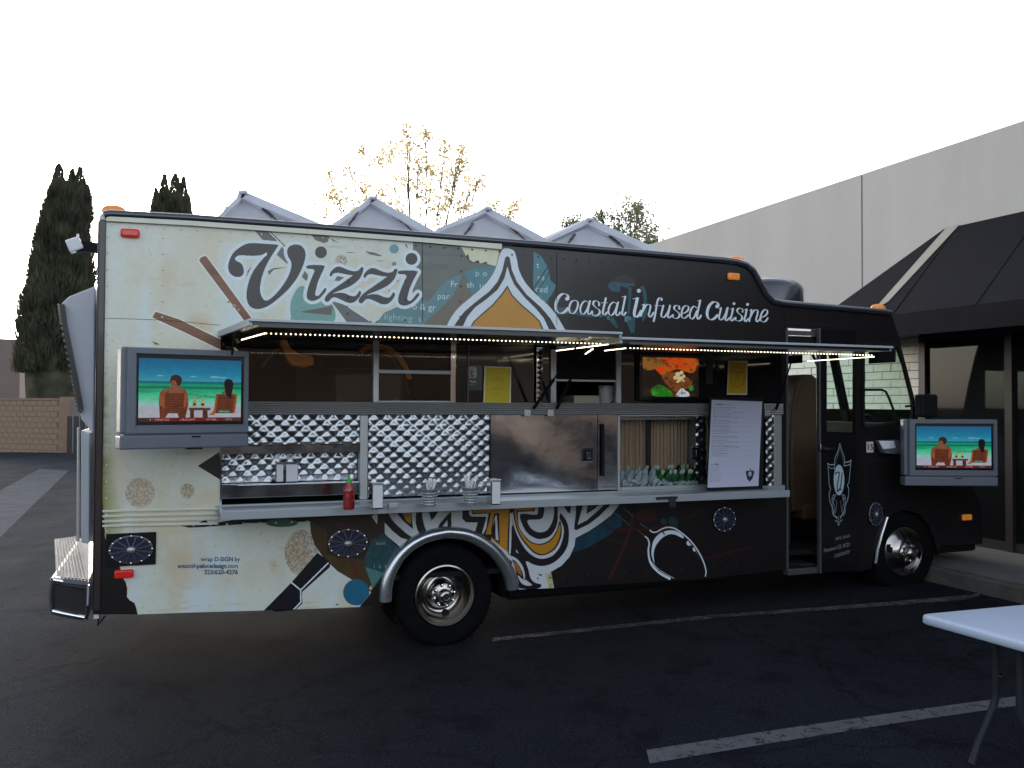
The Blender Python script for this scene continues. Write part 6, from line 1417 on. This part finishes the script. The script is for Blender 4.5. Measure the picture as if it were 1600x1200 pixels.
q1_ = Fd.noise(18, 3, 81); q2_ = Fd.noise(6, 2, 82); allm = np.ones((240, 336), bool); Fd.put(allm, (20, 12, 8), np.clip((q1_-.5)*3, 0, 1)*.55); Fd.put(allm, (236, 170, 90), np.clip((q2_-.68)*3, 0, 1)*.5)
Fd.a = (Fd.a+np.roll(Fd.a, 2, 0)+np.roll(Fd.a, -2, 1)+np.roll(Fd.a, 2, 1))/4
Mo = empty('menu_monitor', P(1046, 590, .0), 'black framed monitor showing an orange close-up of food, above the cooler', 'monitor')
xa, xb = P(1003, 590).x, P(1090, 590).x; za, zb2 = P(1046, 620).z, P(1046, 559).z
MB().box(xa-.03, xb+.03, -.012, .007, za-.03, zb2+.03).build('monitor_frame', M_glossb, Mo, bevel=.004)
s_ = sheetobj('monitor_screen', [(xa, -.0135, zb2), (xb, -.0135, zb2), (xb, -.0135, za), (xa, -.0135, za)], Fd, .2, None, None, thick=.001, emit=.20); s_.parent = Mo; s_.location -= Vector(Mo.location)

# --- things on the shelf
M_nap = mat('white_paper_napkins', (.62, .62, .66), .8, bump=.001, bscale=60)
def napkin(px, pv, z, wdt, hgt, dep, label, Y=None):
    p = PZ(px, pv, z) if Y is None else P(px, pv, Y); p.z = z
    T = empty('napkin_dispenser', p, label, 'napkin dispenser', group='chrome napkin dispensers')
    k = MB().box(p.x-wdt/2, p.x+wdt/2, p.y, p.y+dep, z+.001, z+hgt); k.build('casing', M_chrome, T, bevel=.006)
    MB().box(p.x-wdt/2+.006, p.x+wdt/2-.006, p.y-.006, p.y-.001, z+.012, z+hgt-.012).build('napkins', M_nap, T)
    MB().box(p.x-wdt/2-.003, p.x+wdt/2+.003, p.y-.009, p.y+dep, z+hgt+.0005, z+hgt+.008).build('top_cap', M_chrome, T, bevel=.003)
    return T
napkin(590, 796, ZS, .082, .185, .11, 'chrome napkin dispenser beside the red sauce bottle on the shelf')
napkin(775, 789.5, ZS, .075, .185, .11, 'chrome napkin dispenser standing right of the cutlery buckets')
napkin(437, 762, 1.336, .06, .15, .05, 'left one of two napkin dispensers on the steel ledge', Y=.0)
napkin(456, 764, 1.336, .095, .15, .05, 'right one of two napkin dispensers on the steel ledge', Y=-.015)
M_sauce = mat('red_chilli_sauce_bottle', (.30, .010, .012), .18, coat=.6, noise=.25, nscale=30)
M_cap = mat('green_nozzle_plastic', (.03, .32, .05), .35)
p = PZ(546, 797, ZS); Bt = empty('sauce_bottle', (p.x, p.y+.03, ZS), 'red chilli sauce bottle with a green nozzle on the shelf', 'sauce bottle')
q = Vector((p.x, p.y+.03, ZS)); k = MB(); k.lathe(q, [(.001, .002), (.036, .002), (.040, .008), (.041, .13), (.036, .155), (.022, .178), (.018, .19), (.001, .19)], (0, 0, 1), 24); k.build('bottle_body', M_sauce, Bt, smooth=True)
k = MB(); k.lathe(q, [(.020, .1905), (.020, .205), (.012, .215), (.007, .245), (.001, .247)], (0, 0, 1), 16); k.build('nozzle', M_cap, Bt, smooth=True)
SB_ = Canvas(200, 240, (120, 14, 18)); SB_.ell(66, 60, 22, 30, (170, 60, 60)); SB_.stroke([(150, 30), (178, 60), (172, 110), (150, 130)], 10, (190, 120, 120))
for i in range(9): SB_.text('hot chili sauce'[:(i*5) % 9+5], 60, 112+i*12, 8, (186, 110, 110), align='CENTER')
k = MB(); nn = 14; vs = []; us = []
for i in range(nn+1):
    a = R(200+140*i/nn); 
    for z_ in (.012, .135): vs.append((q.x+math.cos(a)*.0418, q.y+math.sin(a)*.0418, ZS+z_)); us.append((i/nn, 1 if z_ > .1 else 0))
k.add(vs, [(2*i, 2*i+2, 2*i+3, 2*i+1) for i in range(nn)]); k.uv = us; k.build('label_print', img_mat('sauce_label', SB_.image('sauce_label'), .3), Bt, smooth=True)
M_buck = mat('galvanised_bucket', (.30, .33, .34), .35, metal=.4, rnoise=.08, nscale=20)
M_cut = mat('white_plastic_cutlery', (.68, .68, .72), .35)
def bucket(px, pv, label, seed):
    r_ = random.Random(seed); p = PZ(px, pv, ZS); c = Vector((p.x, p.y+.055, ZS+.001)); T = empty('cutlery_bucket', c, label, 'bucket', group='buckets of plastic cutlery')
    k = MB(); k.lathe(c, [(.001, .0), (.043, .0), (.064, .125), (.067, .127), (.067, .133), (.062, .133), (.041, .01), (.001, .01)], (0, 0, 1), 28); k.build('pail', M_buck, T, smooth=True, angle=50)
    k = MB()
    for row in range(5):
        z = .02+row*.02; r = .043+.021*z/.125+.0005
        for j in range(26): a = 2*math.pi*(j+.5*(row % 2))/26; k.lathe(c+Vector((math.cos(a)*r, math.sin(a)*r, z)), [(.0045, -.001), (.0035, .0025), (.0005, .0035)], (math.cos(a), math.sin(a), .0), 6)
    o = k.build('embossed_dots', M_chrome, T); o['kind'] = 'stuff'
    for i in range(13):
        a = r_.uniform(0, 6.28); b0_ = c+Vector((math.cos(a)*.02, math.sin(a)*.02, .05)); tlt = Vector((r_.uniform(-.035, .05), r_.uniform(-.03, .03), .115+r_.uniform(-.02, .035))); e_ = b0_+tlt
        k = MB(); k.bar(b0_, e_, .009, .003, ref=Vector((r_.random(), 1, 0))); d_ = tlt.normalized(); k.bar(e_-d_*.002, e_+d_*.022, .016, .003, ref=Vector((r_.random(), 1, 0))); k.build('plastic_fork', M_cut, T)
    return T
bucket(674, 793, 'embossed metal bucket of plastic forks nearer the quilted door middle', 1); bucket(738, 790, 'embossed metal bucket of plastic forks beside the right napkin dispenser', 2)
p = PZ(615, 794, ZS); o = MB().box(p.x-.035, p.x+.035, p.y, p.y+.04, ZS+.001, ZS+.036).build('small_tin_box', M_brush, None, loc=(p.x, p.y, ZS), bevel=.004); tag(o, 'tiny metal box on the shelf between dispenser and cutlery bucket', 'box')
# --- bottles on ice in the cooler
M_ice = mat('crushed_ice', (.62, .66, .72), .15, spec=.8, noise=.2, nscale=30)
k = MB(); r_ = random.Random(4)
for i in range(420):
    x = r_.uniform(cX0+.02, cX1-.03); y = r_.uniform(.06, .28); z = ZB+.03+r_.uniform(0, .05)*(1 if x < cX0+.5 else .4)
    a = r_.uniform(0, 3); s_ = r_.uniform(.012, .022); k.obox((x, y, z), Vector((math.cos(a), math.sin(a), .3)).normalized(), Vector((-math.sin(a), math.cos(a), 0)), Vector((-.3*math.cos(a), -.3*math.sin(a), 1)).normalized(), s_*1.5, s_*1.2, s_)
tag(k.build('ice', M_ice, None, loc=(cX0, .1, ZB)), 'crushed ice heaped along the cooler floor', 'ice', kind='stuff')
M_bg = mat('green_bottle_glass', (.02, .16, .035), .08, coat=.5); M_bd = mat('dark_bottle_glass', (.02, .035, .02), .1, coat=.5); M_bc = mat('clear_water_bottle', (.50, .55, .60), .08, coat=.5, spec=.8)
M_wcap = mat('white_bottle_cap', (.60, .64, .62), .4)
def bottle(x, y, z0, tilt, m, cap, label, group):
    c = Vector((x, y, z0)); d = Vector((tilt, -.55, .8)).normalized(); T = empty('drink_bottle', c, label, 'bottle', group=group)
    k = MB(); k.lathe(c, [(.001, 0), (.030, 0), (.032, .01), (.032, .085), (.022, .105), (.013, .118), (.013, .128), (.001, .128)], d, 14); k.build('bottle_glass', m, T, smooth=True)
    k = MB(); k.lathe(c+d*.1285, [(.0165, 0), (.0165, .016), (.014, .019), (.001, .019)], d, 12); k.build('cap', cap, T, smooth=True); return T
r_ = random.Random(12); ORD = ('first', 'second', 'third', 'fourth', 'fifth', 'sixth'); RW = ('front', 'back')
for row in range(2):
    for i in range(5): bottle(cX0+.06+i*.085+row*.03, .15+row*.09, ZB+.03+row*.035, r_.uniform(-.2, .2), M_bc, M_bc, '%s clear water bottle from the left in the %s row on ice' % (ORD[i], RW[row]), 'clear water bottles on ice')
for row in range(2):
    for i in range(6): bottle(cX0+.46+i*.075+row*.03, .15+row*.09, ZB+.03+row*.035, r_.uniform(-.2, .2), M_bg, M_wcap, '%s white capped green bottle from the left in the %s cooler row' % (ORD[i], RW[row]), 'green drink bottles on ice')
for row in range(2):
    for i in range(3): bottle(cX1-.25+i*.075+row*.02, .15+row*.09, ZB+.03+row*.035, r_.uniform(-.2, .2), M_bd, M_dark if (i+row) % 2 else M_wcap, '%s dark glass bottle from the left in the %s cooler row, %s cap' % (ORD[i], RW[row], 'black' if (i+row) % 2 else 'white'), 'dark drink bottles on ice')
# --- inside the kitchen windows
zc = 1.836
a, c = P(897, 630, .25), P(937, 630, .25)
tag(MB().box(a.x, c.x, .25, .55, zc, P(915, 618, .25).z).build('cardboard_box', mat('cream_card', (.50, .46, .38), .7), None, loc=(a.x, .25, zc), bevel=.004), 'cream box behind the sill of the open serving window', 'box')
c = P(948, 640, .30); c.z = zc; T = empty('food_container', c, 'white round container beside the cream box in the window', 'container'); hh = P(948, 602, .30).z-zc
k = MB(); k.lathe(c, [(.001, .0), (.068, .0), (.072, hh-.03), (.001, hh-.03)], (0, 0, 1), 24); k.build('tub', M_white, T, smooth=True); k = MB(); k.lathe(c, [(.001, hh-.029), (.078, hh-.029), (.078, hh-.005), (.07, hh), (.001, hh)], (0, 0, 1), 24); k.build('lid', M_white, T, smooth=True)
k = MB(); k.tube([c+Vector((.03, -.074, hh*.75)), c+Vector((.035, -.08, hh*.5)), c+Vector((.0, -.085, hh*.42)), c+Vector((-.01, -.08, hh*.1))], .005, 6); k.build('cord', M_dark, T)
a = P(612, 632, .2); b_ = P(690, 632, .2); T = empty('bread_tray', (a.x, .2, zc), 'tray of wrapped bread behind the lower left window', 'tray'); MB().box(a.x, b_.x, .2, .5, zc, zc+.03).build('tray_base', M_brush, T, bevel=.004)
M_bread = mat('tan_bread', (.36, .24, .12), .7, noise=.2, nscale=12); M_redp = mat('red_packet', (.35, .05, .02), .4)
for i in range(4): k = MB(); k.lathe((a.x+.07+i*.085, .33, zc+.03), [(.001, 0), (.05, .0), (.055, .04), (.04, .09-.01*i), (.001, .105-.012*i)], (0, 0, 1), 12); k.build('bread_roll', M_bread, T, smooth=True)
MB().box(b_.x-.14, b_.x, .22, .4, zc+.031, zc+.11).build('packet', M_redp, T, bevel=.01)

# --- folding table in the right foreground
zt0 = .80
cA = Vector((3.80, -3.07, zt0)); e1 = Vector((1, -.035, 0)).normalized(); e2 = Vector((.035, -1, 0)).normalized()
TB = empty('folding_table', (4.7, -3.45, gz(4.7)), 'white plastic folding table with dark bent steel legs at lower right', 'table')
LT_, WT = 1.83, .76
def tp(s, t, z=0): p = cA+e1*s+e2*t; return (p.x, p.y, zt0+z)
rc = .06; out2 = []
for (cx, cy, a0) in ((rc, rc, 180), (LT_-rc, rc, 270), (LT_-rc, WT-rc, 0), (rc, WT-rc, 90)):
    for i in range(7): a = R(a0+15*i); out2.append((cx+rc*math.cos(a), cy+rc*math.sin(a)))
n = len(out2); k = MB(); vs = []
for (ins, z) in ((.012, 0), (.004, -.003), (0, -.010), (.0, -.040), (.006, -.046)):
    for (x, y) in out2: vs.append(tp(LT_/2+(x-LT_/2)*(1-ins/LT_*2), WT/2+(y-WT/2)*(1-ins/WT*2), z))
k.add(vs, [tuple(range(n))]+[(r*n+i, r*n+(i+1) % n, (r+1)*n+(i+1) % n, (r+1)*n+i) for r in range(4) for i in range(n)]+[tuple(4*n+i for i in range(n))[::-1]]); k.build('tabletop', M_table, TB, smooth=True, angle=50)
def tleg(x, y, dx, dy=0, nm='leg'):
    g = gz(x+dx); k = MB(); k.tube([(x, y, zt0-.046), (x, y, zt0-.38), (x-.0, y, zt0-.42), (x+dx*.12, y+dy*.2, zt0-.47), (x+dx*.75, y+dy*.8, g+.10), (x+dx, y+dy, g+.0)], .0185, 10); k.build(nm, M_tleg, TB, smooth=True); return k
tleg(4.10, -3.30, -.17); tleg(4.02, -3.51, .14, -.05); tleg(5.42, -3.30, .17); tleg(5.42, -3.55, -.14)
MB().tube([(4.10, -3.30, zt0-.10), (4.02, -3.51, zt0-.10)], .01, 8).build('cross_brace', M_tleg, TB); MB().tube([(5.42, -3.3, zt0-.10), (5.42, -3.55, zt0-.10)], .01, 8).build('cross_brace', M_tleg, TB)
k = MB(); k.lathe((4.115, -3.31, zt0-.30), [(.02, -.01), (.024, 0), (.02, .01)], (0, 0, 1), 10); k.build('locking_ring', M_tleg, TB, smooth=True)
